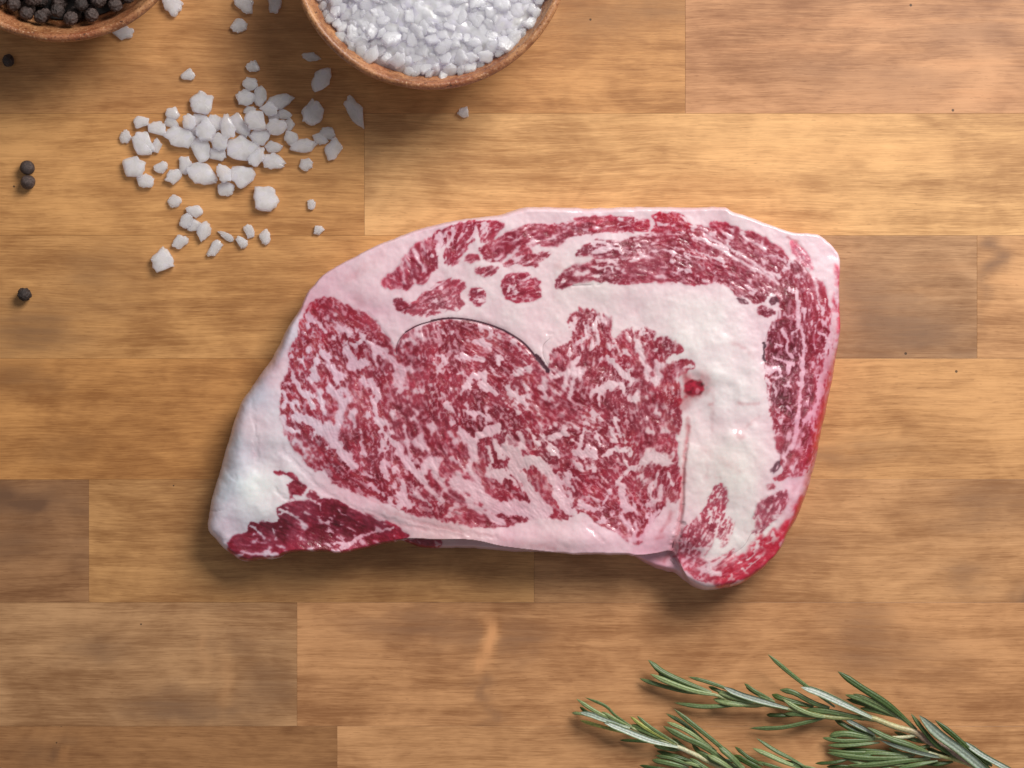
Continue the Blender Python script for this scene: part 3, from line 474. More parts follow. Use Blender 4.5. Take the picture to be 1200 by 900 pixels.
FATC = [(450,310,(226,198,208)),(400,350,(224,192,204)),(375,345,(222,184,198)),(300,500,(228,215,223)),(262,560,(212,213,226)),(275,520,(216,215,227)),(310,570,(238,233,235)),(420,590,(230,196,207)),(600,625,(230,200,209)),(720,630,(228,196,207)),(680,340,(226,210,213)),(800,380,(229,220,221)),(860,450,(231,222,223)),(850,550,(230,218,216)),(870,620,(228,219,218)),(960,290,(231,211,219)),(700,250,(228,205,214)),(940,580,(225,192,205)),(965,500,(222,168,188)),(760,655,(226,180,196)),(610,540,(224,204,206)),(330,440,(224,200,212)),(560,345,(226,206,212)),(800,300,(224,200,208)),(930,420,(222,186,200)),(520,470,(224,196,204)),(760,540,(224,206,208)),(520,250,(228,204,213)),(280,625,(222,212,224)),(530,638,(206,170,176)),(600,646,(204,172,178)),(300,458,(196,200,214)),(335,395,(206,202,214))]  # fat tints by spot, with cool side light and ledge shade painted in

def seg_dist(pts, x, y):
    d2 = np.full(x.shape, 1e12)
    for a, b in zip(pts[:-1], pts[1:]):
        e = b - a; L2 = e @ e + 1e-9
        t = np.clip(((x - a[0]) * e[0] + (y - a[1]) * e[1]) / L2, 0, 1)
        d2 = np.minimum(d2, (x - a[0] - t * e[0]) ** 2 + (y - a[1] - t * e[1]) ** 2)
    return np.sqrt(d2)
def poly_sdf(poly, x, y):
    p = np.vstack([poly, poly[:1]])
    d = seg_dist(p, x, y)
    ins = np.zeros(x.shape, bool)
    for a, b in zip(p[:-1], p[1:]):
        if a[1] == b[1]: continue
        c = ((a[1] > y) != (b[1] > y)) & (x < (b[0] - a[0]) * (y - a[1]) / (b[1] - a[1]) + a[0])
        ins ^= c
    return np.where(ins, d, -d)

def build_steak():
    st = .8
    xs = np.arange(236, 990, st); ys = np.arange(236, 698, st)
    gx, gy = np.meshgrid(xs, ys)
    ny, nx = gx.shape
    def box(poly, m):
        p = np.asarray(poly)
        i0 = max(int((p[:, 1].min() - m - ys[0]) / st), 0); i1 = min(int((p[:, 1].max() + m - ys[0]) / st) + 2, ny)
        j0 = max(int((p[:, 0].min() - m - xs[0]) / st), 0); j1 = min(int((p[:, 0].max() + m - xs[0]) / st) + 2, nx)
        return slice(i0, i1), slice(j0, j1)
    def idw(cx, cy, vals, p=3.0):
        w = np.zeros(gx.shape); acc = [np.zeros(gx.shape) for _ in range(len(vals[0]))]
        for x, y, v in zip(cx, cy, vals):
            k = 1 / (((gx - x) ** 2 + (gy - y) ** 2 + 60) ** (p / 2)); w += k
            for a, vv in zip(acc, v): a += k * vv
        return [a / w for a in acc]
    # ---- outline, gently irregular
    out = chaikin(OUT, 2)
    wob = 1.1
    ox = gx + wob * (fbm(gx * .07, gy * .07, 3) - .5) * 2; oy = gy + wob * (fbm(gx * .07 + 40, gy * .07, 4) - .5) * 2
    sd = poly_sdf(out, ox, oy)
    # ---- fibre direction and streak noise
    an = np.radians(DIRS[:, 2]) * 2
    c2, s2 = idw(DIRS[:, 0], DIRS[:, 1], np.stack([np.cos(an), np.sin(an)], 1), 4)
    ang = np.arctan2(s2, c2) / 2 + .5 * (fbm(gx * .02, gy * .02, 8) - .5)
    dx, dy = np.cos(ang), np.sin(ang)
    def lic(nz, n, step):
        acc = nz.copy(); cnt = 1
        for sgn in (1, -1):
            px = np.tile(np.arange(nx, dtype=float), (ny, 1)); py = np.tile(np.arange(ny, dtype=float)[:, None], (1, nx))
            ux, uy = dx * sgn, dy * sgn; lx, ly = ux, uy
            for _ in range(n):
                px = px + lx * step; py = py + ly * step
                ii = np.clip(py + .5, 0, ny - 1).astype(np.int32); jj = np.clip(px + .5, 0, nx - 1).astype(np.int32)
                acc += nz[ii, jj]; cnt += 1
                nxv, nyv = dx[ii, jj], dy[ii, jj]
                f = np.where(nxv * lx + nyv * ly < 0, -1.0, 1.0)
                lx, ly = nxv * f, nyv * f
        return acc / cnt
    wxx = gx + 5 * (fbm(gx * .09, gy * .09, 12) - .5); wyy = gy + 5 * (fbm(gx * .09, gy * .09, 15) - .5)
    big = norm(lic(fbm(wxx / 11, wyy / 11, 20, 2), 6, 1.6))
    medi = norm(lic(fbm(wxx / 4.6, wyy / 4.6, 24, 2), 4, 1.1))
    fin = norm(lic(fbm(wxx / 2.3, wyy / 2.3, 28, 2), 4, .9))
    iso = norm(fbm(gx / 5.0, gy / 5.0, 33, 3))
    grit = norm(fbm(gx / 1.7, gy / 1.7, 36, 1))
    m_eye = norm(.62 * big + .72 * medi + .50 * fin + .42 * iso + .16 * grit)
    m_cap = norm(.30 * big + .62 * medi + .72 * fin + .40 * iso + .30 * grit)
    m_fine = norm(.12 * big + .35 * medi + .8 * fin + .45 * iso + .5 * grit)
    coarse = norm(.66 * big + .66 * medi + .46 * iso + .22 * fin)
    capco = norm(.34 * big + .62 * medi + .36 * iso + .45 * fin)
    med2 = norm(lic(fbm(wxx / 5.4 + 70, wyy / 5.4, 44, 2), 3, 1.1))
    fin2 = norm(lic(fbm(wxx / 2.6 + 30, wyy / 2.6, 48, 2), 2, .9))
    verm = 1 - sstep(.02, .24, np.abs(med2 + .2 * grit))
    flick = sstep(.45, 1.15, fin2 + .4 * fin)
    bits = sstep(.9, 1.5, norm(.8 * fin2 - .5 * fin - .4 * medi))
    # ---- painted bias
    bias = np.zeros(gx.shape)
    jx = gx + 2.6 * (fbm(gx * .16, gy * .16, 61) - .5) * 2; jy = gy + 2.6 * (fbm(gx * .16, gy * .16, 64) - .5) * 2
    def stroke(arr, lst, sgn, soft=1.0, jit=True):
        for pts, w, a in lst:
            s = box(pts, w * 3.2 + 6)
            d = seg_dist(chaikin(pts, 2, False), (jx if jit else gx)[s], (jy if jit else gy)[s])
            v = a * np.exp(-(d / (w * soft)) ** 2.4)
            if sgn == 0: arr[s] = np.maximum(arr[s], v)
            else: arr[s] += sgn * v
    stroke(bias, FATS, 1); stroke(bias, LEANS, -1)
    from statistics import NormalDist
    lean = np.zeros(gx.shape); tone = np.zeros(gx.shape + (3,)); bestm = np.zeros(gx.shape)
    reg = np.full(gx.shape, -1, np.int32); regd = np.full(gx.shape, -1e9)
    lean[:] = 0
    for k, (nm, poly, tn, share) in enumerate(LEAN):
        poly = chaikin(poly, 1)
        s = box(poly, 10)
        d0 = poly_sdf(poly, gx[s], gy[s])
        mm = {'eye': coarse, 'cap': capco, 'edge': coarse, 'side': m_fine, 'tail': capco, 'dark': capco, 'base': m_cap}[nm][s]
        kf, kv = {'eye': (.58, .74), 'cap': (.48, .78), 'edge': (.28, .2), 'side': (.48, .55), 'tail': (.14, .14), 'dark': (.1, .0), 'base': (.4, .5)}[nm]
        d = d0 + (1.1 if nm == 'cap' else .3) + (.9 * medi[s] + .6 * fin[s] + .5 * iso[s]) * {'edge': 1.6, 'cap': .8}.get(nm, 1.0)
        soft = {'edge': 4.5, 'eye': 1.2}.get(nm, .9)
        mask = sstep(-soft, soft, d)
        t = NormalDist().inv_cdf(1 - share * {'cap': .42, 'tail': .4, 'edge': .7}.get(nm, 1.0))
        # a redder rim, a fattier heart
        b = bias[s] - .5 * np.exp(-np.maximum(d0, 0) / 2.0)
        fat = sstep(t - .32, t + .40, mm + b + .25 * fin2[s])
        L = mask * ((1 - fat) * (1 - kf * flick[s]) * (1 - kv * verm[s]) + .55 * fat * bits[s] * sstep(2.6, .8, b))
        tt = np.empty(L.shape + (3,)); tt[:] = tn
        up = mask > bestm[s]
        lean[s] = np.maximum(lean[s], L)
        tone[s] = np.where(up[..., None], tt, tone[s]); bestm[s] = np.where(up, mask, bestm[s])
        ur = (d0 > 0) & (d0 > regd[s]) & ((reg[s] < 1) | (k == 0))
        if k > 0: ur = (d0 > 0) & (d0 > regd[s])
        if nm == 'base': ur = ur & (reg[s] < 0)
        reg[s] = np.where(ur, k, reg[s]); regd[s] = np.where(ur, d0, regd[s])
    def soften(a, n):
        for _ in range(n):
            p = np.pad(a, 1, mode='edge'); a = (p[:-2, 1:-1] + 2 * p[1:-1, 1:-1] + p[2:, 1:-1]) / 4
            p = np.pad(a, 1, mode='edge'); a = (p[1:-1, :-2] + 2 * p[1:-1, 1:-1] + p[1:-1, 2:]) / 4
        return a
    lean = .5 * lean + .5 * soften(lean, 2)
    sf = sstep(-.4, 1.2, norm(fbm(gx * .025 + 5, gy * .025, 99, 2)))
    lean = lean * (1 - .6 * sf) + soften(lean, 4) * .6 * sf
    lean *= .88 + .12 * sstep(-1.2, .8, norm(fbm(gx * .06 + 3, gy * .06, 88, 3)))
    # ---- colour
    fr, fg, fb = idw([c[0] for c in FATC], [c[1] for c in FATC], [c[2] for c in FATC], 3.0)
    wl = np.exp(-((gx - 285) / 45) ** 2 - ((gy - 570) / 60) ** 2) + .7 * np.exp(-((gx - 855) / 50) ** 2 - ((gy - 500) / 130) ** 2)
    fatc = np.stack([fr - 1, fg - 9 + 9 * wl, fb - 10 + 8 * wl], -1)
    cloud = (fbm(gx * .03, gy * .03, 70, 4) - .5) * 2
    cl2 = (fbm(gx * .12, gy * .12, 75, 3) - .5) * 2
    fatc += cloud[..., None] * np.array([3, 11, 8]) + cl2[..., None] * np.array([2, 6, 5]) + grit[..., None] * np.array([.4, .8, .7])
    inside_lean = sstep(-3, 5, regd)
    fatc += inside_lean[..., None] * np.array([-4, -13, -9])            # intramuscular fat is pinker
    lv = norm(fbm(gx * .045, gy * .045, 80, 3)); lv2 = norm(fbm(gx * .02 + 9, gy * .02, 84, 2))
    leanc = tone + np.array([2, 0, -1]) + lv[..., None] * np.array([9, 4, 5]) + fin[..., None] * np.array([7, 5, 5]) + medi[..., None] * np.array([5, 3, 3])
    # brownish, drier fibres in the eye
    tone = tone * np.where((reg > 0)[..., None], .93, 1.0)
    leanc = leanc - (1 - np.where((reg > 0), .93, 1.0))[..., None] * tone
    br = sstep(.2, 1.2, norm(.7 * big + .7 * iso + .5 * lv)) * (reg == 0)
    leanc = leanc * (1 - .5 * br[..., None]) + np.array([160, 76, 78]) * .5 * br[..., None]
    # brighter red along the outer rim
    rim = np.exp(-np.maximum(sd - 6, 0) / 14.0)
    leanc += rim[..., None] * np.array([26, -4, 2])
    leanc = np.clip(leanc * np.array([.98, .82, .84]), 4, 255)
    col = lin((fatc * (1 - lean[..., None]) + leanc * lean[..., None]).clip(0, 252))
    red = np.zeros(gx.shape); stroke(red, REDS, 0, 1.35); red *= .55 + .45 * sstep(-1, .6, norm(.6 * medi + .5 * iso + .5 * lv)); red = soften(red, 2)
    near = sstep(.5, 0, np.abs(regd)) * 0
    halo = np.exp(-np.maximum(-regd, 0) / 3.5) * (1 - lean) * .16 * (regd < 0)
    rc = lin(np.array([176, 24, 48]))
    k = np.clip(red * .9 + halo, 0, 1)[..., None]
    col = col * (1 - k) + rc * k
    drk = np.zeros(gx.shape); stroke(drk, [(d_[0], d_[1] * .8, d_[2] * (.62 if k_ > 4 else .9)) for k_, d_ in enumerate(DARKS) if d_[1] < 1.8], 0, 1.2, False); stroke(drk, [d_ for d_ in DARKS if d_[1] >= 1.8], 0, 1.05, True)
    drk = np.clip(sstep(.12, .62, drk) * (.55 + .62 * np.sqrt(np.clip(drk, 0, 1))), 0, 1)
    col = col * (1 - drk[..., None]) + lin(np.array([74, 30, 46])) * drk[..., None]
    # the cut vein end with a bead of juice, its highlight painted in
    vd = np.hypot((jx - 810.5), (jy - 456)); vk = np.maximum(sstep(15, 9.5, vd), .4 * sstep(24, 11, np.hypot(gx - 813, gy - 452)))[..., None] * (1 - .8 * sstep(461, 467, gy))[..., None]
    col = col * (1 - vk) + lin(np.stack([142 + 22 * iso, 14 + 10 * iso, 40 + 10 * iso], -1).clip(4, 255)) * vk
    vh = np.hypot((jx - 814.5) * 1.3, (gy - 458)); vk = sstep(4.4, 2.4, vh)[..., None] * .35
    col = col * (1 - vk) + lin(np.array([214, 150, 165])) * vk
    # ---- height (metres)
    px = S
    we = 5.5 + 40 * np.exp(-((gx - 262) / 50) ** 2 - ((gy - 560) / 70) ** 2) + 22 * np.exp(-((gx - 310) / 40) ** 2 - ((gy - 430) / 60) ** 2) \
        + 26 * sstep(900, 960, gx) * sstep(380, 460, gy) + 10 * sstep(640, 690, gy) + 4 * np.exp(-((gx - 620) / 300) ** 2 - ((gy - 245) / 30) ** 2)
    t = np.clip(sd / we, 0, 1)
    prof = (1 - (1 - t) ** 3.0) ** (1 / 2.8)
    top = .0175 + .0012 * (fbm(gx * .012, gy * .012, 90, 2) - .5) * 2 + .0005 * cloud + .00004 * cl2
    # pillows and hollows
    g = lambda x, y, rx, ry, a: a * np.exp(-((gx - x) / rx) ** 2 - ((gy - y) / ry) ** 2)
    top += g(855, 470, 60, 130, .0016) + g(330, 520, 45, 70, .0012) + g(640, 630, 120, 14, .0012) + g(560, 440, 90, 60, .0006) + g(480, 330, 80, 50, .0006)
    top -= g(380, 625, 110, 22, .0022) + g(300, 640, 40, 30, .0025) + g(790, 650, 26, 16, .003) + g(960, 520, 26, 120, .0012)
    top += g(810.5, 456, 9, 9, .0003)
    top += .0021 * (fbm(gx * .035 + 8, gy * .035, 97, 2) - .5) * (np.exp(-((gx - 855) / 42) ** 2 - ((gy - 500) / 95) ** 2) + .5 * np.exp(-((gx - 300) / 50) ** 2 - ((gy - 540) / 80) ** 2))
    zz = top
    # grooves
    gro = np.zeros(gx.shape)
    stroke(gro, [(np.array(B6([(985,0),(985,130),(962,250),(945,450),(945,600),(925,720),(890,880)])), 2.4, .0006)], 0, 1, False)
    gro = np.zeros(gx.shape)
    stroke(gro, [(p_, w_ + 1.2, .00022 * a_) for p_, w_, a_ in DARKS if w_ < 3], 0, 1.1, False); zz = zz - gro
    gro = np.zeros(gx.shape)
    GR = [A7([(755,170),(830,260),(960,330),(1200,450)]), A7([(560,-20),(640,70),(755,170)]), [(372,515),(385,540),(400,556)], [(430,597),(470,612),(500,618),(540,626)], [(480,606),(520,618),(580,628)], A7([(520,260),(600,320)]), A7([(90,0),(150,90),(230,180)]), A7([(170,620),(120,600),(70,590)]), [(690,616),(705,632)], [(300,470),(305,540)]]
    stroke(gro, [(np.array(p_, float), 3.0, .00016) for p_ in GR], 0, 1, True); zz = zz - gro
    gro = np.zeros(gx.shape)
    cp = np.array(B6([(985,60),(978,180),(962,250),(950,350),(945,450),(945,600),(925,720),(905,800)]), float)
    for i_ in range(7): stroke(gro, [(cp[i_:i_ + 2], 1.6 + .15 * i_, .0001 + .00016 * i_)], 0, 1, False)
    stroke(gro, [(np.array([(795,612),(790,630),(787,650),(792,664)], float), 4.5, .0010)], 0, 1, True); zz = zz - gro
    # flap edge above a lower ledge
    ledge1 = chaikin([(462,633),(480,629.5),(517,631.5),(537,630.5),(560,632.5),(585,639),(610,642),(642,645.5),(668,648.5),(690,652),(690,670),(460,670)], 1)
    ledge2 = chaikin([(735,650),(764,648.5),(786,643.5),(792,655),(800,672),(812,690),(800,700),(735,700)], 1)
    s1 = sstep(-1.2, 1.2, poly_sdf(ledge1, gx, gy)); s2_ = sstep(-1.2, 1.2, poly_sdf(ledge2, gx, gy))
    prof2 = (1 - (1 - np.clip(sd / 6, 0, 1)) ** 2.3) ** (1 / 2.3)
    pr = prof + (np.maximum(prof2, prof) - prof) * np.clip(sstep(18, 6, poly_sdf(ledge1, gx, gy) * -1) , 0, 1)
    z = zz * pr
    z = z * (1 - s1) + (.0060 * prof2) * s1
    z = z * (1 - s2_) + (.0115 * prof) * s2_
    rel = np.where(sd > 4, 1, np.clip(sd / 4, 0, 1))
    z += rel * (.00004 * (1 - lean) + .00003 * medi * inside_lean + .00003 * fin * inside_lean + .000012 * grit * inside_lean + .00001 * cl2)
    z = np.maximum(z, 0)
    rough = .34 + .10 * (1 - lean) + .08 * cl2 - .05 * sstep(.5, 1.5, iso)
    # ---- vertices: keep cells touching the inside, pull the outer ones onto the outline
    gyy, gxx = np.gradient(sd, st)
    gl = np.hypot(gxx, gyy) + 1e-9
    vx = np.where(sd < 0, gx - sd * gxx / gl, gx); vy = np.where(sd < 0, gy - sd * gyy / gl, gy)
    z = np.where(sd <= 0, 0, z)
    ins = sd > 0
    cell = ins[:-1, :-1] | ins[1:, :-1] | ins[:-1, 1:] | ins[1:, 1:]
    idx = np.arange(ny * nx).reshape(ny, nx)
    q = np.stack([idx[1:, :-1], idx[1:, 1:], idx[:-1, 1:], idx[:-1, :-1]], -1)[cell]
    kk = S * (1 - .009 / H)
    co = np.stack([(vx - 600) * kk, (450 - vy) * kk, z + .00005], -1).reshape(-1, 3)
    # vertex normals of the whole skin, so the seams between the parts do not show
    e1 = co[q[:, 2]] - co[q[:, 0]]; e2 = co[q[:, 3]] - co[q[:, 1]]
    fn = np.cross(e1, e2)
    vn = np.zeros_like(co)
    for i in range(4): np.add.at(vn, q[:, i], fn)
    vn /= np.linalg.norm(vn, axis=1, keepdims=True) + 1e-20
    cr = reg[:-1, :-1][cell]
    col = col.reshape(-1, 3).clip(0.002, .9); rough = rough.ravel(); fl = (1 - lean).ravel()
    # ---- material
    m, nt, bs = new_mat("raw_beef")
    L = nt.links
    ca = nd(nt, 'ShaderNodeAttribute', attribute_name='Col'); ra = nd(nt, 'ShaderNodeAttribute', attribute_name='rough')
    tc = nd(nt, 'ShaderNodeTexCoord')
    n1 = noise(nt, tc.outputs['Object'], 5200, 2, .6)
    c2_ = mixc(nt, 1, ca.outputs['Color'], mixc(nt, n1, (.90, .88, .88), (1.08, 1.1, 1.1)), 'MULTIPLY')
    L.new(c2_, bs.inputs['Base Color']); L.new(ra.outputs['Fac'], bs.inputs['Roughness'])
    bs.inputs['Subsurface Weight'].default_value = .06
    bs.inputs['Subsurface Radius'].default_value = (1.0, .45, .35); bs.inputs['Subsurface Scale'].default_value = .0012
    bs.inputs['Specular IOR Level'].default_value = .5
    bs.inputs['Coat Weight'].default_value = .5; bs.inputs['Coat Roughness'].default_value = .09
    la = nd(nt, 'ShaderNodeAttribute', attribute_name='lean')
    bh = mth(nt, 'MULTIPLY', noise(nt, tc.outputs['Object'], 2300, 3, .6), mth(nt, 'ADD', mth(nt, 'MULTIPLY', la.outputs['Fac'], .95), .0))
    L.new(bump(nt, bh, .6, .00016), bs.inputs['Normal'])
    root = empty("beef_steak", P(600, 450, 0))
    tag(root, "thick raw marbled beef steak with white fat lying on the wooden board", "steak")
    names = {'eye': 'eye_muscle', 'cap': 'cap_muscle', 'edge': 'edge_muscle', 'side': 'rib_muscle', 'dark': 'dried_muscle', 'base': 'cap_muscle', 'tail': 'tail_muscle'}
    for k in range(-1, len(LEAN)):
        f = q[cr == k]
        if len(f) == 0: continue
        u, inv = np.unique(f.ravel(), return_inverse=True)
        nm = 'fat' if k < 0 else names[LEAN[k][0]]
        me = mesh_np(nm, co[u], inv.reshape(-1, 4))
        color_attr(me, 'Col', col[u]); float_attr(me, 'rough', rough[u]); float_attr(me, 'lean', 1 - fl[u])
        me.normals_split_custom_set_from_vertices(vn[u].tolist())
        o = link(nm, me, m, root)
        if k < 0: o["label"] = "pinkish white fat around the muscles"
        if k == 0: o["label"] = "large finely marbled eye muscle"
    return root
build_steak()

# ------------------------------------------------------------------ stoneware bowls
def bowl_material():
    m, nt, bs = new_mat("speckled_stoneware")
    L = nt.links
    tc = nd(nt, 'ShaderNodeTexCoord')
    v = tc.outputs['Object']
    a = noise(nt, v, 130, 4, .65); b = noise(nt, v, 1300, 3, .7); c = noise(nt, v, 38, 2); e = noise(nt, v, 600, 2, .6)
    col = mixc(nt, rng(nt, a, .32, .68), lin((136, 84, 50)), lin((190, 136, 90)))
    col = mixc(nt, mth(nt, 'MULTIPLY', rng(nt, c, .42, .62), .55), col, lin((148, 80, 52)))
    col = mixc(nt, mth(nt, 'MULTIPLY', rng(nt, b, .56, .70), .6), col, lin((222, 182, 140)))
    col = mixc(nt, mth(nt, 'MULTIPLY', rng(nt, b, .45, .36), .75), col, lin((104, 56, 36)))
    col = mixc(nt, mth(nt, 'MULTIPLY', rng(nt, e, .36, .28), .85), col, lin((66, 38, 28)))
    L.new(col, bs.inputs['Base Color'])
    L.new(rng(nt, a, .3, .7, .30, .52), bs.inputs['Roughness'])
    bs.inputs['Coat Weight'].default_value = .12; bs.inputs['Coat Roughness'].default_value = .15
    L.new(bump(nt, mth(nt, 'ADD', mth(nt, 'MULTIPLY', a, 1.4), mth(nt, 'MULTIPLY', b, .7)), .7, .0005), bs.inputs['Normal'])
    return m
BOWL = bowl_material()
RIMZ = .034
def lathe(prof, seg, wob=0, seed=0):
    prof = np.asarray(prof, float)
    th = np.linspace(0, 2 * np.pi, seg, endpoint=False)
    n = len(prof)
    rad = 1 + wob * (np.sin(3 * th + seed) * .5 + np.sin(5 * th + 2 * seed) * .3 + np.sin(9 * th + seed) * .2)
    rz = wob * .06 * (np.sin(2 * th + seed) + np.sin(7 * th))
    co = np.stack([np.outer(np.cos(th) * rad, prof[:, 0]), np.outer(np.sin(th) * rad, prof[:, 0]), prof[:, 1][None] + np.outer(rz, (prof[:, 1] / RIMZ) ** 2)], -1).reshape(-1, 3)
    i = np.arange(seg)[:, None]; j = np.arange(n - 1)[None]
    a = i * n + j; b = ((i + 1) % seg) * n + j
    return co, np.stack([a, b, b + 1, a + 1], -1).reshape(-1, 4)
def build_bowl(cx, cy, rpx, label, seed):
    c = P(cx, cy, RIMZ); R_ = rpx * S * (1 - RIMZ / H)
    root = empty("stoneware_bowl", (c.x, c.y, 0))
    tag(root, label, "bowl", "speckled brown bowls")
    w = .0025
    # wall outside -> foot ; the rolled rim is its own part
    out = [(R_ - .0002, RIMZ - .0022), (R_ - .0012, RIMZ - .006), (R_ - .0042, RIMZ - .013), (R_ - .0100, RIMZ - .021), (R_ * .60, .0042), (R_ * .52, .0022), (R_ * .50, .0003), (R_ * .44, .0002), (R_ * .43, .0016), (0.0004, .0018)]
    inn = [(0.0004, .0052), (R_ * .40, .0058), (R_ * .62, .0085), (R_ - .0130, RIMZ - .0195), (R_ - .0072, RIMZ - .0120), (R_ - .0046, RIMZ - .0058), (R_ - w - .0001, RIMZ - .0021)]
    def sm(p, n): return catmull(p, n)
    co, q = lathe(np.vstack([sm(out, 40), sm(inn, 34)]), 128, .004, seed)
    link("body", mesh_np("body", co, q), BOWL, root)
    th = np.linspace(-.62, np.pi + .62, 16)
    rim = [(R_ - w / 2 + (w / 2 + .0001) * math.cos(a), RIMZ - .0018 + .0018 * math.sin(a)) for a in th]
    co, q = lathe(rim, 160, .004, seed)
    link("rim", mesh_np("rim", co, q), BOWL, root)
    return root, c, R_
SALT_BOWL = build_bowl(504, -60, 164, "speckled brown stoneware bowl heaped with white salt crystals", 1.0)
PEPPER_BOWL = build_bowl(68, -114, 162.5, "speckled brown stoneware bowl filled with black peppercorns", 4.0)

# ------------------------------------------------------------------ salt
def salt_material():
    m, nt, bs = new_mat("rock_salt")
    L = nt.links
    tc = nd(nt, 'ShaderNodeTexCoord'); oi = nd(nt, 'ShaderNodeObjectInfo')
    n = noise(nt, tc.outputs['Object'], 260, 2, .5)
    col = mixc(nt, rng(nt, n, .3, .6), lin((236, 232, 253)), lin((252, 250, 255)))
    L.new(col, bs.inputs['Base Color'])
    L.new(rng(nt, n, .3, .7, .22, .42), bs.inputs['Roughness'])
    bs.inputs['IOR'].default_value = 1.5
    bs.inputs['Coat Weight'].default_value = .5; bs.inputs['Coat Roughness'].default_value = .07
    bs.inputs['Transmission Weight'].default_value = .06
    bs.inputs['Subsurface Weight'].default_value = 1.0
    bs.inputs['Subsurface Radius'].default_value = (1, 1, 1.05); bs.inputs['Subsurface Scale'].default_value = .0050
    L.new(bump(nt, noise(nt, tc.outputs['Object'], 300, 2, .5), .2, .0005), bs.inputs['Normal'])
    # clear salt: part of the light goes straight through the chip
    tr = nd(nt, 'ShaderNodeBsdfTransparent'); tr.inputs[0].default_value = (.97, .96, 1.0, 1)
    mx = nd(nt, 'ShaderNodeMixShader'); L.new(rng(nt, n, .3, .7, .26, .50), mx.inputs[0])
    L.new(bs.outputs[0], mx.inputs[1]); L.new(tr.outputs[0], mx.inputs[2])
    L.new(mx.outputs[0], nt.nodes['Material Output'].inputs['Surface'])
    return m
SALT = salt_material()
def crystal_mesh(rx, ry, rz, seed, nside=None):
    """frosted chip: angular outline with a few notches, a chipped uneven top, a smaller bottom"""
    r = random.Random(seed)
    n = nside or r.choice([5, 5, 6, 6, 7])
    ph = r.uniform(0, 6.28)
    cor = []
    for i in range(n):
        a = ph + 2 * math.pi * (i + r.uniform(-.32, .32)) / n
        k = r.uniform(.92, 1.18)
        cor.append((math.cos(a) * k, math.sin(a) * k))
    sub = 4
    ol = []
    for i in range(n):
        (x0, y0), (x1, y1) = cor[i], cor[(i + 1) % n]
        bulge = r.uniform(-.08, .16)
        for j in range(sub):
            t = (j + r.uniform(-.2, .2) * (j > 0)) / sub
            f = 1 + bulge * 4 * t * (1 - t) * .5 + (r.uniform(-.13, .09) if j else -.05)
            ol.append(((x0 * (1 - t) + x1 * t) * f, (y0 * (1 - t) + y1 * t) * f))
    ol = np.array(ol)
    ol /= np.abs(ol).max(0)
    m = len(ol)
    tx, ty = r.uniform(-.16, .16), r.uniform(-.16, .16)
    rings = [(.78, -1.0, 0), (.92, -.75, .02), (1.0, -.1, .0), (.985, .40, .02), (.90, .80, .03), (.62, .96, .03), (.3, 1.0, .02)]
    co = []
    sx, sy = r.uniform(-.12, .12), r.uniform(-.12, .12)
    for k, z, j in rings:
        for (x, y) in ol:
            xx = x * k + sx * max(z, 0) + r.uniform(-j, j); yy = y * k + sy * max(z, 0) + r.uniform(-j, j)
            zz = z + (tx * xx + ty * yy) * max(z, 0) + r.uniform(-j, j) * 1.6
            co.append((xx * rx, yy * ry, zz * rz))
    co.append((sx * rx, sy * ry, .94 * rz)); co.append((0, 0, -1.0 * rz))
    faces = []
    for q in range(len(rings) - 1):
        for i in range(m):
            a, b = q * m + i, q * m + (i + 1) % m
            faces.append((a, b, b + m)); faces.append((a, b + m, a + m))
    tp = (len(rings) - 1) * m
    for i in range(m):
        faces.append((tp + i, tp + (i + 1) % m, len(co) - 2)); faces.append(((i + 1) % m, i, len(co) - 1))
    me = bpy.data.meshes.new("salt_crystal"); me.from_pydata(co, [], faces)
    me.polygons.foreach_set("use_smooth", np.ones(len(me.polygons), bool))
    try: me.set_sharp_from_angle(angle=R(24))
    except Exception: pass
    me.materials.append(SALT)
    return me
HEAP = "salt crystal packed in the thick of the loose salt pile left of the bowl"
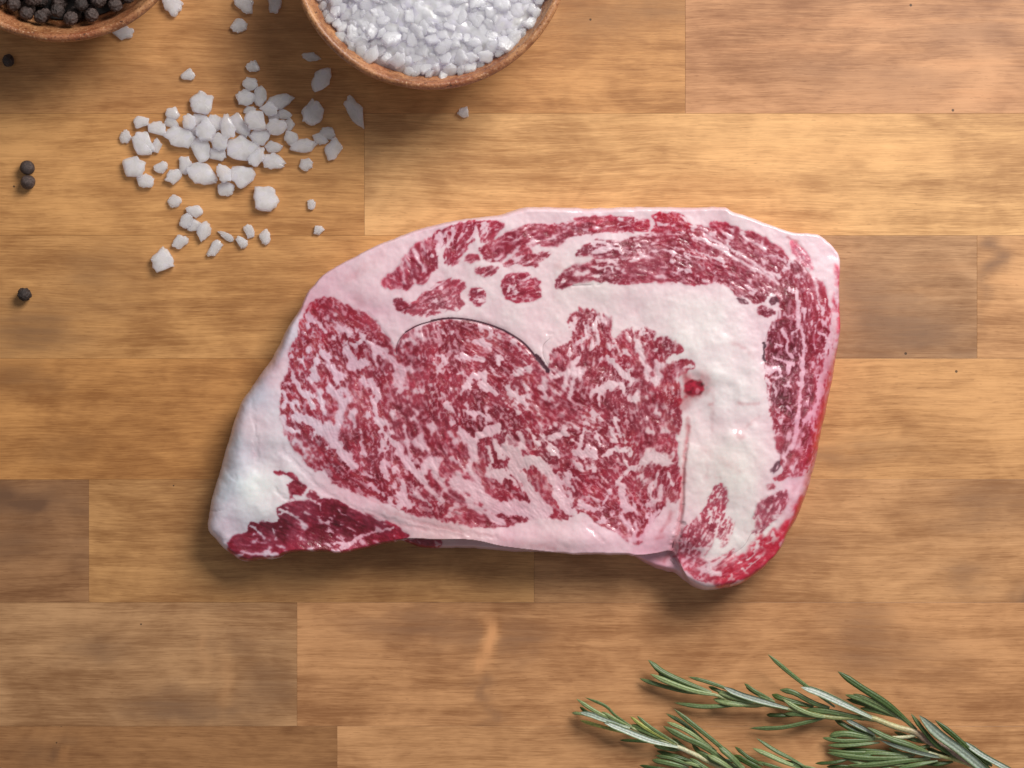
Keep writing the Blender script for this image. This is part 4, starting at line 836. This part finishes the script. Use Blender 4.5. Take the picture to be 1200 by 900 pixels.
# x, y, length, width (px), turn (deg, clockwise in the picture), level, label
LOOSE = [
 (220,87.6,16,15,10,0,"small round salt grain alone above the loose pile, below the pepper bowl"),
 (237,121,27,24,20,0,"large rounded salt lump at the upper left edge of the loose pile"),
 (203,133,16,15,30,0,"small square salt grain tipping the upper left arm of the pile"),(201,144.5,18,12,50,0,HEAP),
 (166,143,17,14,-10,0,"small salt grain at the far upper left of the pile"),(147,161,16,13,80,0,"leftmost small salt grain of the loose pile"),(168,167,28,22,75,0,"large pale salt lump near the leftmost grain"),(183,171,17,11,-70,0,"thin oval salt grain touching the large lump on the left"),
 (185,151,23,18,25,0,HEAP),(211,161,34,22,22,0,HEAP),(221,143,18,16,70,1,HEAP),(233,140,16,14,0,0,HEAP),(226,153,16,11,30,0,HEAP),(241,153,27,22,70,1,HEAP),(251,145,21,19,20,0,HEAP),(258,166,19,18,40,1,HEAP),(267,148,28,16,80,1,HEAP),(281,148,28,17,60,0,HEAP),(234,176,28,22,80,0,HEAP),(255,180,20,17,30,0,HEAP),
 (287,175,38,26,15,0,HEAP),(301,184,24,16,-65,1,HEAP),(320,190,28,20,15,0,"kidney shaped salt crystal at the lower right of the pile"),(321,172,20,13,0,0,HEAP),(305,161,25,20,10,0,HEAP),(301,141,26,24,40,1,HEAP),(293,130,14,10,0,0,HEAP),(315,127,21,16,10,1,HEAP),(320,138,15,11,0,0,HEAP),(333,134,16,12,20,0,HEAP),(324,149,23,18,0,1,HEAP),(339,146,14,12,80,0,HEAP),(341,161,18,15,60,0,HEAP),
 (297,78,16,14,15,0,"small dull salt grain just above the top of the pile"),(293,98,17,15,20,0,"salt grain crowning the top of the loose pile"),(287,115,21,19,0,0,HEAP),(305,112,24,14,-85,0,HEAP),(328,119,32,17,-8,0,"long flat salt chip jutting right from the top of the pile"),
 (365,66,21,11,5,0,"thin flat salt chip in the shadow beside the salt bowl"),(378,93,31,21,-60,0,"long oval salt crystal in the shade under the salt bowl rim"),(417,132,38,17,58,0,"longest salt shard, slanting in the shade below the salt bowl"),(366,133,27,24,-40,0,"bluish rounded salt crystal right of the pile, alone"),
 (355,171,31,16,0,0,"half moon salt crystal at the right tip of the pile"),(375,163,19,14,22,0,"left one of two small touching salt grains right of the pile"),(384,156,17,13,10,0,"right one of two small touching salt grains right of the pile"),(391,175,26,19,-70,0,"pointed salt crystal at the far right of the pile"),
 (157,196,27,24,20,0,"bright frosted salt lump below the left end of the pile"),(170,212,19,16,30,0,"smooth salt grain touching the bright frosted lump on the left"),(189,196,16,14,-20,0,"small dimpled salt grain below the left arm of the pile"),(203,207,19,16,-35,0,"oval salt grain under the left side of the pile"),(217,194,20,15,80,0,HEAP),(237,204,34,23,15,0,"large tilted salt slab at the bottom of the pile"),(262,203,23,17,70,1,"bright salt crystal resting on a smaller one at the bottom of the pile"),(265,221,18,16,0,0,"small salt grain under the bottom tip of the pile"),(283,205,27,25,-40,0,"broad square salt crystal at the bottom right of the pile"),
 (204,236,16,14,0,0,"lone heart shaped salt grain between the pile and the grains below it"),(229,247,20,15,10,0,"top grain of the four salt grains clustered below the pile"),(219,259,17,14,-60,0,"left grain of the four salt grains clustered below the pile"),(228,264,17,14,-50,0,"middle grain of the four salt grains clustered below the pile"),(239,271,23,15,-70,0,"right, longest grain of the four salt grains clustered below the pile"),
 (211,283,19,15,-25,0,"lone oblong salt grain below the cluster of four"),(252,291,22,12,-55,0,"lone slanted salt stick under the cluster of four"),(190,305,28,23,75,0,"large jagged salt crystal lowest of all, at lower left"),(266,277,22,8,32,0,"thin curved salt sliver left of a small round grain"),(283,284,14,13,20,0,"small round grain at the end of the curved sliver"),
 (311,234,33,29,35,0,"largest single salt lump with a bright glint, below the pile"),(364.5,239,12,10,80,0,"tiny salt chip right of the largest lump"),(373,270,13,10,10,0,"tiny flat salt grain nearest the steak's upper left edge"),(292,271,15,11,80,0,"small upright salt grain above the round one"),(311,278,17,13,85,0,"triangular salt grain below the largest lump"),(359,193,15,14,0,0,"small glassy salt grain alone below the right tip of the pile"),
 (202,4,28,20,60,0,"salt shard cut by the top edge beside the pepper bowl"),(287,5,24,18,50,0,"salt crystal cut by the top edge, left of the middle pair"),(281,30,20,15,-10,0,"squarish salt crystal just below the top edge"),(320,4,22,18,80,0,"salt crystal cut by the top edge near the salt bowl"),(145.5,38.5,24,16,10,0,"salt crystal lying half under the pepper bowl rim"),(544,132,14,12,-30,0,"lone salt grain below the salt bowl"),
]
for i, (x, y, a, b, rot, lev, lab) in enumerate(LOOSE):
    hz = min(a, b) * .5 * (.38 + .12 * ((i * 7) % 5) / 5) * S
    if lev: hz *= .8
    me = crystal_mesh(a * .575 * S, b * .575 * S, hz, 100 + i)
    zc = -min(v.co.z for v in me.vertices) + (0.0023 if lev else 0.00005)
    o = link("salt_crystal", me)
    o.location = P(x, y, zc); o.rotation_euler = (R(((i * 37) % 11) - 5) if lev else 0, R(((i * 53) % 13) - 6) if lev else 0, -R(rot))
    tag(o, lab, "salt crystal", "loose salt crystals on the board")

def fill_salt():
    root, c, R_ = SALT_BOWL
    rs = random.Random(8)
    meshes = [crystal_mesh(1, rs.uniform(.66, .95), rs.uniform(.32, .48), 500 + i) for i in range(16)]
    ri = R_ - .0036
    # the body of the heap under the visible grains: packed small grains in one lumpy mass
    prof = [(0.0003, RIMZ - .0017), (ri * .3, RIMZ - .0019), (ri * .6, RIMZ - .0029), (ri * .85, RIMZ - .0045), (ri * .97, RIMZ - .0070), (ri - .0006, RIMZ - .0110), (ri - .010, RIMZ - .019), (ri * .5, .012), (.0003, .0115)]
    co, q = lathe(catmull(prof, 70), 150)
    nzv = fbm(co[:, 0] / .0022 + 50, co[:, 1] / .0022 + 50, 91, 2) - .5
    co[:, 2] += nzv * .0022 * (co[:, 2] > .02)
    me = mesh_np("salt_heap", co, q); me.materials.append(SALT)
    o = link("salt_heap", me); o.location = (c.x, c.y, 0)
    tag(o, "mass of white salt filling the bowl under the top crystals", "salt", kind="stuff")
    pts = []
    tries = 0
    while tries < 60000 and len(pts) < 222:
        tries += 1
        r = ri * math.sqrt(rs.random()) ; th = rs.uniform(-math.pi, 0.12) if rs.random() < .93 else rs.uniform(0, math.pi)
        x, y = r * math.cos(th), r * math.sin(th)
        if y > -.003: continue
        sz = rs.uniform(.0018, .0037)
        if r + sz * .50 > ri: continue
        if all((x - a) ** 2 + (y - b) ** 2 > ((sz + s_) * .43) ** 2 for a, b, s_ in pts): pts.append((x, y, sz))
    for i, (x, y, sz) in enumerate(pts):
        o = link("salt_crystal", meshes[i % 16])
        r = math.hypot(x, y) / ri
        z = RIMZ - .0032 - .0030 * r ** 2.2 + rs.uniform(-.0002, .0014)
        o.location = (c.x + x, c.y + y, z)
        o.scale = (sz, sz, sz)
        o.rotation_euler = (rs.gauss(0, .26), rs.gauss(0, .26), rs.uniform(0, 6.28))
        tag(o, "frosted salt crystal among those heaped in the right hand bowl", "salt crystal", "salt crystals heaped in the bowl")
fill_salt()

# ------------------------------------------------------------------ pepper
def pepper_material():
    m, nt, bs = new_mat("black_pepper")
    L = nt.links
    tc = nd(nt, 'ShaderNodeTexCoord'); oi = nd(nt, 'ShaderNodeObjectInfo')
    ad = nd(nt, 'ShaderNodeVectorMath', operation='ADD'); L.new(tc.outputs['Object'], ad.inputs[0])
    cb = nd(nt, 'ShaderNodeCombineXYZ'); L.new(oi.outputs['Random'], cb.inputs[0]); L.new(cb.outputs[0], ad.inputs[1])
    n = noise(nt, ad.outputs[0], 520, 4, .65); a = nd(nt, 'ShaderNodeAttribute', attribute_name='ridge')
    col = mixc(nt, rng(nt, n, .3, .75), lin((34, 27, 25)), lin((86, 68, 62)))
    col = mixc(nt, mth(nt, 'MULTIPLY', a.outputs['Fac'], .7), col, lin((112, 92, 86)))
    bright = mth(nt, 'ADD', mth(nt, 'MULTIPLY', oi.outputs['Random'], .9), .45)
    hs = nd(nt, 'ShaderNodeHueSaturation'); L.new(bright, hs.inputs['Value']); L.new(col, hs.inputs['Color'])
    L.new(hs.outputs[0], bs.inputs['Base Color'])
    bs.inputs['Roughness'].default_value = .58
    L.new(bump(nt, noise(nt, ad.outputs[0], 1500, 3, .6), .5, .0003), bs.inputs['Normal'])
    return m
PEP = pepper_material()
def pepper_mesh(seed, wr):
    bm = bmesh.new(); bmesh.ops.create_icosphere(bm, subdivisions=4, radius=1)
    co = np.array([v.co[:] for v in bm.verts])
    from mathutils import noise as mn
    rid = []
    for v in bm.verts:
        c = Vector(v.co)
        p = c * 2.1 + Vector((seed * 7.7, seed * 3.3, 0))
        p += .55 * mn.noise_vector(c * 1.6 + Vector((seed, 0, 9)))
        r = 1 - abs(mn.noise(p)) * 3.2                     # network of ridges
        r2 = 1 - abs(mn.noise(p * 1.9 + Vector((3, 1, 4)))) * 3.2
        h = max(r, 0) * .7 + max(r2, 0) * .3
        rid.append(h)
        lump = mn.noise(c * .9 + Vector((seed * 2, 5, 1))) * .10
        v.co = c * (1 - wr + wr * h + lump)
        v.co.z *= .95
    me = bpy.data.meshes.new("peppercorn"); bm.to_mesh(me); bm.free()
    me.polygons.foreach_set("use_smooth", np.ones(len(me.polygons), bool))
    float_attr(me, "ridge", np.clip(np.array(rid) * 1.1 - .3, 0, 1))
    me.materials.append(PEP)
    return me
PM = [pepper_mesh(i + 1, .24) for i in range(6)] + [pepper_mesh(9, .05), pepper_mesh(10, .05)]
for (x, y, d, k, lab) in [(10, 71, 16, 0, "dark peppercorn half in shadow below the pepper bowl"), (32, 196.5, 17.5, 6, "smooth brownish peppercorn, upper of the touching pair"),
                          (32.5, 213.5, 18, 7, "smooth brownish peppercorn, lower of the touching pair"), (29, 345, 18.5, 2, "wrinkled black peppercorn lying alone on the left")]:
    r = d / 2 * S
    o = link("peppercorn", PM[k]); o.location = P(x, y, r * .92); o.scale = (r, r, r); o.rotation_euler = (x, y * .3, d)
    tag(o, lab, "peppercorn", "loose peppercorns on the board")
def fill_pepper():
    root, c, R_ = PEPPER_BOWL
    rs = random.Random(21)
    ri = R_ - .0050
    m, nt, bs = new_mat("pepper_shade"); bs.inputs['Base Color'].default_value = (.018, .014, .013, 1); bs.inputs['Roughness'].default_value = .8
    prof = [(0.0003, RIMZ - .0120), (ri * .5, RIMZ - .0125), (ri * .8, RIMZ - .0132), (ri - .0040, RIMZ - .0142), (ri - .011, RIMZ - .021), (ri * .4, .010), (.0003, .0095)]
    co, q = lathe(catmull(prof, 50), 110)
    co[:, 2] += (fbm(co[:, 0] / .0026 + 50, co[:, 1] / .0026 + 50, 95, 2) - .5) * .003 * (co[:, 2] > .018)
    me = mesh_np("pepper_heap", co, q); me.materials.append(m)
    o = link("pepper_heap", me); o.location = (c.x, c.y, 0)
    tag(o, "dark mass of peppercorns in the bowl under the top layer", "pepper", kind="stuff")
    pts = []; tries = 0
    for layer, (zz, n) in enumerate(((RIMZ - .0100, 190), (RIMZ - .0062, 90))):
        t = 0; here = []
        while t < 30000 and len(here) < n:
            t += 1
            x, y = rs.uniform(-ri, ri), rs.uniform(-ri, .004)
            r = rs.uniform(.0023, .0030)
            if math.hypot(x, y) + r + (.0022 if layer == 0 else .0004) > ri: continue
            if all((x - a) ** 2 + (y - b) ** 2 > ((r + r2) * .94) ** 2 for a, b, r2 in here): here.append((x, y, r))
        for (x, y, r) in here:
            o = link("peppercorn", PM[rs.randrange(6)])
            o.location = (c.x + x, c.y + y, zz - .0016 * (math.hypot(x, y) / ri) ** 2 * (layer == 0) + rs.uniform(-.0006, .0006))
            o.scale = (r, r, r); o.rotation_euler = (rs.uniform(0, 6), rs.uniform(0, 6), rs.uniform(0, 6))
            tag(o, "wrinkled black peppercorn among those filling the left hand bowl", "peppercorn", "peppercorns in the bowl")
fill_pepper()

# ------------------------------------------------------------------ rosemary
def leaf_material():
    m, nt, bs = new_mat("rosemary_leaf")
    L = nt.links
    a = nd(nt, 'ShaderNodeAttribute', attribute_name='Col'); tc = nd(nt, 'ShaderNodeTexCoord')
    n = noise(nt, tc.outputs['Object'], 1500, 3, .6)
    c = mixc(nt, 1, a.outputs['Color'], mixc(nt, rng(nt, n, .25, .75), (.74, .76, .72), (1.25, 1.22, 1.25)), 'MULTIPLY')
    L.new(c, bs.inputs['Base Color']); bs.inputs['Roughness'].default_value = .42
    bs.inputs['Subsurface Weight'].default_value = .08; bs.inputs['Subsurface Scale'].default_value = .0006
    L.new(bump(nt, n, .35, .00025), bs.inputs['Normal'])
    return m
LEAF = leaf_material()
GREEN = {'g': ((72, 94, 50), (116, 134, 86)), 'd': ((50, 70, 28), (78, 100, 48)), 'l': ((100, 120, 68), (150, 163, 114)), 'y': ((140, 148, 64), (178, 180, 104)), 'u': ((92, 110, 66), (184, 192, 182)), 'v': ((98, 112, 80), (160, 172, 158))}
def leaf(pts, w, kind, z0, z1, parent, seed):
    """pts tip -> base in photograph pixels; z0 tip height, z1 base height (m)"""
    n, mm = 18, 11
    zs = np.linspace(z0, z1, len(pts)) + .0010 * np.sin(np.linspace(0, np.pi, len(pts)))
    p3 = np.array([P(x, y, z)[:] for (x, y), z in zip(pts, zs)])
    c = catmull(p3, n)
    t = np.linspace(0, 1, n)
    tang = np.gradient(c, axis=0); tang /= np.linalg.norm(tang, axis=1, keepdims=True)
    up = np.array([0, 0, 1.0]); side = np.cross(up, tang); side /= np.linalg.norm(side, axis=1, keepdims=True)
    rs = np.random.RandomState(seed)
    roll = np.radians(rs.uniform(-24, 24)); nrm = np.cross(tang, side)
    side, nrm = side * math.cos(roll) + nrm * math.sin(roll), nrm * math.cos(roll) - side * math.sin(roll)
    hw = w * .425 * S * np.clip(np.minimum((t * 5.5 + .01) ** .62, 1) * (1 - .55 * np.clip((t - .55) / .45, 0, 1) ** 1.6), .03, 1) * (1 + .05 * np.sin(t * 9 + seed))
    u = np.linspace(-1, 1, mm)
    under = kind in 'uv'
    if under: h = .42 * np.abs(u) ** 2.4 - .12 + .16 * np.exp(-(u / .16) ** 2)
    else: h = .50 * (1 - u ** 2) ** .8 - .18 * np.exp(-(u / .17) ** 2)
    bot = -.45 * (1 - u ** 2) ** .6 - .02
    top = c[:, None] + side[:, None] * (u[None, :, None] * hw[:, None, None]) + nrm[:, None] * ((h + .12)[None, :, None] * hw[:, None, None])
    low = c[:, None] + side[:, None] * (u[None, 1:-1, None] * hw[:, None, None] * .96) + nrm[:, None] * (bot[None, 1:-1, None] * hw[:, None, None])
    ring = np.concatenate([top, low[:, ::-1]], 1); k = ring.shape[1]
    co = ring.reshape(-1, 3)
    i = np.arange(n - 1)[:, None]; j = np.arange(k)[None]
    q = np.stack([i * k + j, i * k + (j + 1) % k, (i + 1) * k + (j + 1) % k, (i + 1) * k + j], -1).reshape(-1, 4)[:, ::-1]
    me = mesh_np("leaf", co, q)
    dk_, lt = [lin(x) for x in GREEN[kind]]
    jit = 1.02 + rs.uniform(-.14, .14)
    cc = np.zeros((n, k, 3)); uu = np.concatenate([u, u[1:-1][::-1]])
    if under: f = sstep(.80, .52, np.abs(uu)) * (1 - .42 * np.exp(-(uu / .10) ** 2))
    else: f = .25 + .6 * np.exp(-((np.abs(uu) - .45) / .25) ** 2)  # groove shade and rim highlight painted into the leaf colour
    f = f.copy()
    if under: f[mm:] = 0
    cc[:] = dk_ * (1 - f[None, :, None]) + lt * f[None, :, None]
    base = np.clip((t - .80) / .2, 0, 1)[:, None, None] * (.42 if kind != 'd' else .2)
    cc = cc * (1 - base) + lin((176, 184, 150)) * base
    tip = np.exp(-t / .03)[:, None, None] * .5
    cc = cc * (1 - tip) + lin((120, 112, 56)) * tip
    color_attr(me, 'Col', (cc * jit).reshape(-1, 3))
    return link("leaf", me, LEAF, parent)
def stem(pts, zs, radii, cols, parent, seed=0):
    n, k = 40, 12
    p = catmull(np.array([P(x, y, z)[:] for (x, y), z in zip(pts, zs)]), n)
    rr = np.interp(np.linspace(0, 1, n), np.linspace(0, 1, len(radii)), radii) * S
    tang = np.gradient(p, axis=0); tang /= np.linalg.norm(tang, axis=1, keepdims=True)
    side = np.cross([0, 0, 1.0], tang); side /= np.linalg.norm(side, axis=1, keepdims=True); nr = np.cross(tang, side)
    th = np.linspace(0, 2 * np.pi, k, endpoint=False)
    rs = np.random.RandomState(seed)
    wob = 1 + .10 * (rs.rand(n, k) - .5)
    co = p[:, None] + (side[:, None] * np.cos(th)[None, :, None] + nr[:, None] * np.sin(th)[None, :, None]) * (rr[:, None] * wob)[..., None]
    i = np.arange(n - 1)[:, None]; j = np.arange(k)[None]
    q = np.stack([i * k + j, i * k + (j + 1) % k, (i + 1) * k + (j + 1) % k, (i + 1) * k + j], -1).reshape(-1, 4)
    me = mesh_np("stem", co.reshape(-1, 3), q)
    c0 = np.array([lin(c) for c in cols]); tt = np.linspace(0, 1, n)
    cc = np.stack([np.interp(tt, np.linspace(0, 1, len(cols)), c0[:, d]) for d in range(3)], -1)
    cc = cc[:, None] * (1 + .25 * (rs.rand(n, k, 1) - .5))
    color_attr(me, 'Col', cc.reshape(-1, 3))
    return link("stem", me, LEAF, parent)
F1 = lambda p: T(670, 760, 6.43, p)
F2 = lambda p: T(740, 760, 6.43, p)
F3 = lambda p: T(860, 760, 6.43, p)
F4 = lambda p: T(960, 770, 6.923, p)
F5 = lambda p: T(1050, 790, 8, p)
mm_ = .001
SPRIG_A = [ # points, width px, kind, tip z mm, base z mm
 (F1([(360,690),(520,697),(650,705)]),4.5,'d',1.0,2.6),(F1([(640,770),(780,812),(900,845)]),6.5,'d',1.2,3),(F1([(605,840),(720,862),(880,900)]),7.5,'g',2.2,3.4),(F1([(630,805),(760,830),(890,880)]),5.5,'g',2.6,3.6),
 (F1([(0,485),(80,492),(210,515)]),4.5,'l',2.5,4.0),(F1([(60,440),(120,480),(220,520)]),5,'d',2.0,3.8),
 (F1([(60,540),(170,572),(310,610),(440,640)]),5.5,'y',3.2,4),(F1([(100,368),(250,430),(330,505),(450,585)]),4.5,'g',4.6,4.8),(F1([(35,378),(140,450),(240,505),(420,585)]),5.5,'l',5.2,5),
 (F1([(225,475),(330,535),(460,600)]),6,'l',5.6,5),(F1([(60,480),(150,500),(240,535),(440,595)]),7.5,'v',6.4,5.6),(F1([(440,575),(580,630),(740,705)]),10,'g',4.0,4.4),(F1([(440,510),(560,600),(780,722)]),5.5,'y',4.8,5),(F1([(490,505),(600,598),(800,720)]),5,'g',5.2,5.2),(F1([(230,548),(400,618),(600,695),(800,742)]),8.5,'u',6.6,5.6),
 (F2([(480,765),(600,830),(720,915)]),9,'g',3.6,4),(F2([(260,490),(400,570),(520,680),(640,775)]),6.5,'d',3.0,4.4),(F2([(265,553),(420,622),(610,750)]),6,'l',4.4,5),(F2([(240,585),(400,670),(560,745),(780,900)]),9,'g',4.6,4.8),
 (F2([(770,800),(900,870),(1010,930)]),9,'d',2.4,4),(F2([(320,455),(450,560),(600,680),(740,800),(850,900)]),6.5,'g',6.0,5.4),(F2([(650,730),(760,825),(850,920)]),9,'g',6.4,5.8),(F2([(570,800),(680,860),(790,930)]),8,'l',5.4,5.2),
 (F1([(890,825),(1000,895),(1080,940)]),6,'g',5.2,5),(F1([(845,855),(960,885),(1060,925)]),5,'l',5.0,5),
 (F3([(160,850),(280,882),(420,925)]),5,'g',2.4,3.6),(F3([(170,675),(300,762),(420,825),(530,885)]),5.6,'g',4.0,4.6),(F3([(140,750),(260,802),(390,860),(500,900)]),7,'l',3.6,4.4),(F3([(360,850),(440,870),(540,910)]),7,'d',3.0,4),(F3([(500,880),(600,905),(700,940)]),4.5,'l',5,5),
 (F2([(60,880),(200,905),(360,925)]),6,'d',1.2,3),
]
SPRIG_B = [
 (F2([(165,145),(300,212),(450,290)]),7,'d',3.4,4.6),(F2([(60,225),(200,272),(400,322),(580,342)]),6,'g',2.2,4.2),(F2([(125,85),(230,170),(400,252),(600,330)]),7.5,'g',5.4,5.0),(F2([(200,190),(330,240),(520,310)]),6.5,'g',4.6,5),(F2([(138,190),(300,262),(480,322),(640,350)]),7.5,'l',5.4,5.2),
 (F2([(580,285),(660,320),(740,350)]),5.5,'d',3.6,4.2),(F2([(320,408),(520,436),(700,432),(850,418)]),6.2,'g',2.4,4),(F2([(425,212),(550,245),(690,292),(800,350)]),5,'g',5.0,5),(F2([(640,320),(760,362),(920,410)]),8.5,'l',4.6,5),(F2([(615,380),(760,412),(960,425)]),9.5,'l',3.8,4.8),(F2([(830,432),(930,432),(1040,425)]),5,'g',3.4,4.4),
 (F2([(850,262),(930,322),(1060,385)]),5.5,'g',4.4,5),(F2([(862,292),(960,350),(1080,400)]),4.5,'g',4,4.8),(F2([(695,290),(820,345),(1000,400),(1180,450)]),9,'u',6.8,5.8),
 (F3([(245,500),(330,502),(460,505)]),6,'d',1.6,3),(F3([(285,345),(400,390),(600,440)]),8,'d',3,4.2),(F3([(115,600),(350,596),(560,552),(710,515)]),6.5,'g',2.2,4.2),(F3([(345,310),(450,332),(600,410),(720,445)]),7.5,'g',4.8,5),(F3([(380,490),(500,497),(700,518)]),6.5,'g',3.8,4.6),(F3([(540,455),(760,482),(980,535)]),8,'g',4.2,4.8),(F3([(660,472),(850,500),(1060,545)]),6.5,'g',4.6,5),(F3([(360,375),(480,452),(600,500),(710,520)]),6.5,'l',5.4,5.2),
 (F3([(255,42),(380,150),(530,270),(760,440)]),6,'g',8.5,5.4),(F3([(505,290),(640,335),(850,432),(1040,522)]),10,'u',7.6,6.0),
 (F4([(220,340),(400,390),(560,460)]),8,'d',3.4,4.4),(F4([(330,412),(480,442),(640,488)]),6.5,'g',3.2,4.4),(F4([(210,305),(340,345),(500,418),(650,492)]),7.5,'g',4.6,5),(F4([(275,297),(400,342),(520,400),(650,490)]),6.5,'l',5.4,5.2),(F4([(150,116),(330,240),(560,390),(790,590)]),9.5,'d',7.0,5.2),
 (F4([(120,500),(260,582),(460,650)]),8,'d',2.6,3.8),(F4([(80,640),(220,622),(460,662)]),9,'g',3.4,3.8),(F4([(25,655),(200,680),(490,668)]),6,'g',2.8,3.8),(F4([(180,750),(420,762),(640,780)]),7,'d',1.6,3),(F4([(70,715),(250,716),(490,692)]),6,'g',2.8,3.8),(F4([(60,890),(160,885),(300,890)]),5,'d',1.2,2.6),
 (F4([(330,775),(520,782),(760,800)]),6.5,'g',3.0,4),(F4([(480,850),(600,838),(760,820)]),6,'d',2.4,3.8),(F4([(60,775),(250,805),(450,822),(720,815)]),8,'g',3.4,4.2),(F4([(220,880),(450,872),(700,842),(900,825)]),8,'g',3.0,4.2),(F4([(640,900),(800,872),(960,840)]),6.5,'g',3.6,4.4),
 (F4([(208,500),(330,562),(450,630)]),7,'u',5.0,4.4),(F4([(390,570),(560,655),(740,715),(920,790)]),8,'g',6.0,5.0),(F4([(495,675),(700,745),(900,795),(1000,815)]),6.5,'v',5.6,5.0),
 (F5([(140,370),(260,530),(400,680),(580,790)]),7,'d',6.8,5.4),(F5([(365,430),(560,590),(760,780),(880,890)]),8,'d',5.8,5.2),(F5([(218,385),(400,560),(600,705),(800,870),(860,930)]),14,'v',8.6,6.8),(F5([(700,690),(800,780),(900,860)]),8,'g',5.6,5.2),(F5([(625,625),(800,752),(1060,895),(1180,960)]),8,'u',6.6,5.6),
]
_rl = random.Random(12)
for _i in range(16):          # short needles crowding the stems in the corner
    _x, _y = _rl.uniform(985, 1120), _rl.uniform(868, 905); _a = _rl.uniform(-.25, .35); _l = _rl.uniform(26, 52)
    SPRIG_B.append(([( _x - _l * math.cos(_a), _y - _l * math.sin(_a)), (_x - _l * .5 * math.cos(_a), _y - _l * .5 * math.sin(_a) + 2), (_x, _y)], _rl.uniform(5, 7.5), _rl.choice('ggdl'), _rl.uniform(1.2, 3.2), 3.4))
for _i in range(9):
    _x, _y = _rl.uniform(800, 900), _rl.uniform(878, 915); _a = _rl.uniform(.1, .8); _l = _rl.uniform(26, 46)
    SPRIG_A.append(([( _x - _l * math.cos(_a), _y - _l * math.sin(_a)), (_x - _l * .5 * math.cos(_a), _y - _l * .5 * math.sin(_a) + 2), (_x, _y)], _rl.uniform(5, 7.5), _rl.choice('ggdl'), _rl.uniform(1.2, 3.2), 3.4))
def sprig(leaves, label, px, py, stems):
    root = empty("rosemary_sprig", P(px, py, 0))
    tag(root, label, "rosemary", "rosemary sprigs in the lower right corner")
    off = root.location.copy()
    obs = [stem(*s_, root, i) for i, s_ in enumerate(stems)]
    for i, (pts, w, kind, z0, z1) in enumerate(leaves):
        obs.append(leaf(pts, w, kind, max(z0, w * .16) * mm_, z1 * mm_, root, 31 * i + len(leaves)))
    for o in obs: o.location = -off
    return root
TAN, GRN, WOODY, PALE = (186, 176, 132), (148, 152, 100), (160, 132, 116), (196, 194, 160)
sprig(SPRIG_A, "rosemary sprig nearer the left with a pale grey green tip", 800, 880, [
 (F1([(420,585),(600,660),(800,742),(930,800)]) + F2([(620,870),(900,980)]) + [(960, 935)], [.0046,.0046,.0044,.0042,.0040,.0040,.004], [1.6, 2.6, 3.2, 3.4], [GRN, PALE, TAN, TAN]),
 (F3([(520,885),(640,930)]) + [(985, 925), (1000, 940)], [.004]*4, [1.6, 2.2, 2.6], [GRN, TAN, TAN])])
sprig(SPRIG_B, "larger rosemary sprig nearer the right edge with a tan woody fork", 1050, 850, [
 (F2([(560,340),(640,352),(830,420),(1060,430)]) + F3([(700,515),(860,520)]) + F4([(410,490),(600,560),(780,610)]) + F5([(300,625),(540,735),(780,870)]) + [(1195, 925)], [.005]*12, [1.4, 2.0, 2.4, 2.6, 3.0, 3.2, 3.6, 4.4, 4.8, 4.8], [PALE, GRN, GRN, GRN, GRN, (176,170,120), TAN, WOODY, WOODY, WOODY]),
 (F4([(450,665),(580,655),(700,650),(800,625)]), [.004,.0042,.0046,.005], [2.0, 2.2, 2.4], [GRN, PALE, (190,186,150)]),
 (F4([(620,485),(700,520),(800,610)]), [.005,.005,.005], [1.4, 1.8, 2.0], [PALE, PALE, (180,170,140)]),
 (F5([(300,735),(430,770),(590,812),(780,880)]), [.005,.005,.005,.005], [2.0, 2.4, 2.8], [PALE, (176,176,112), TAN])])
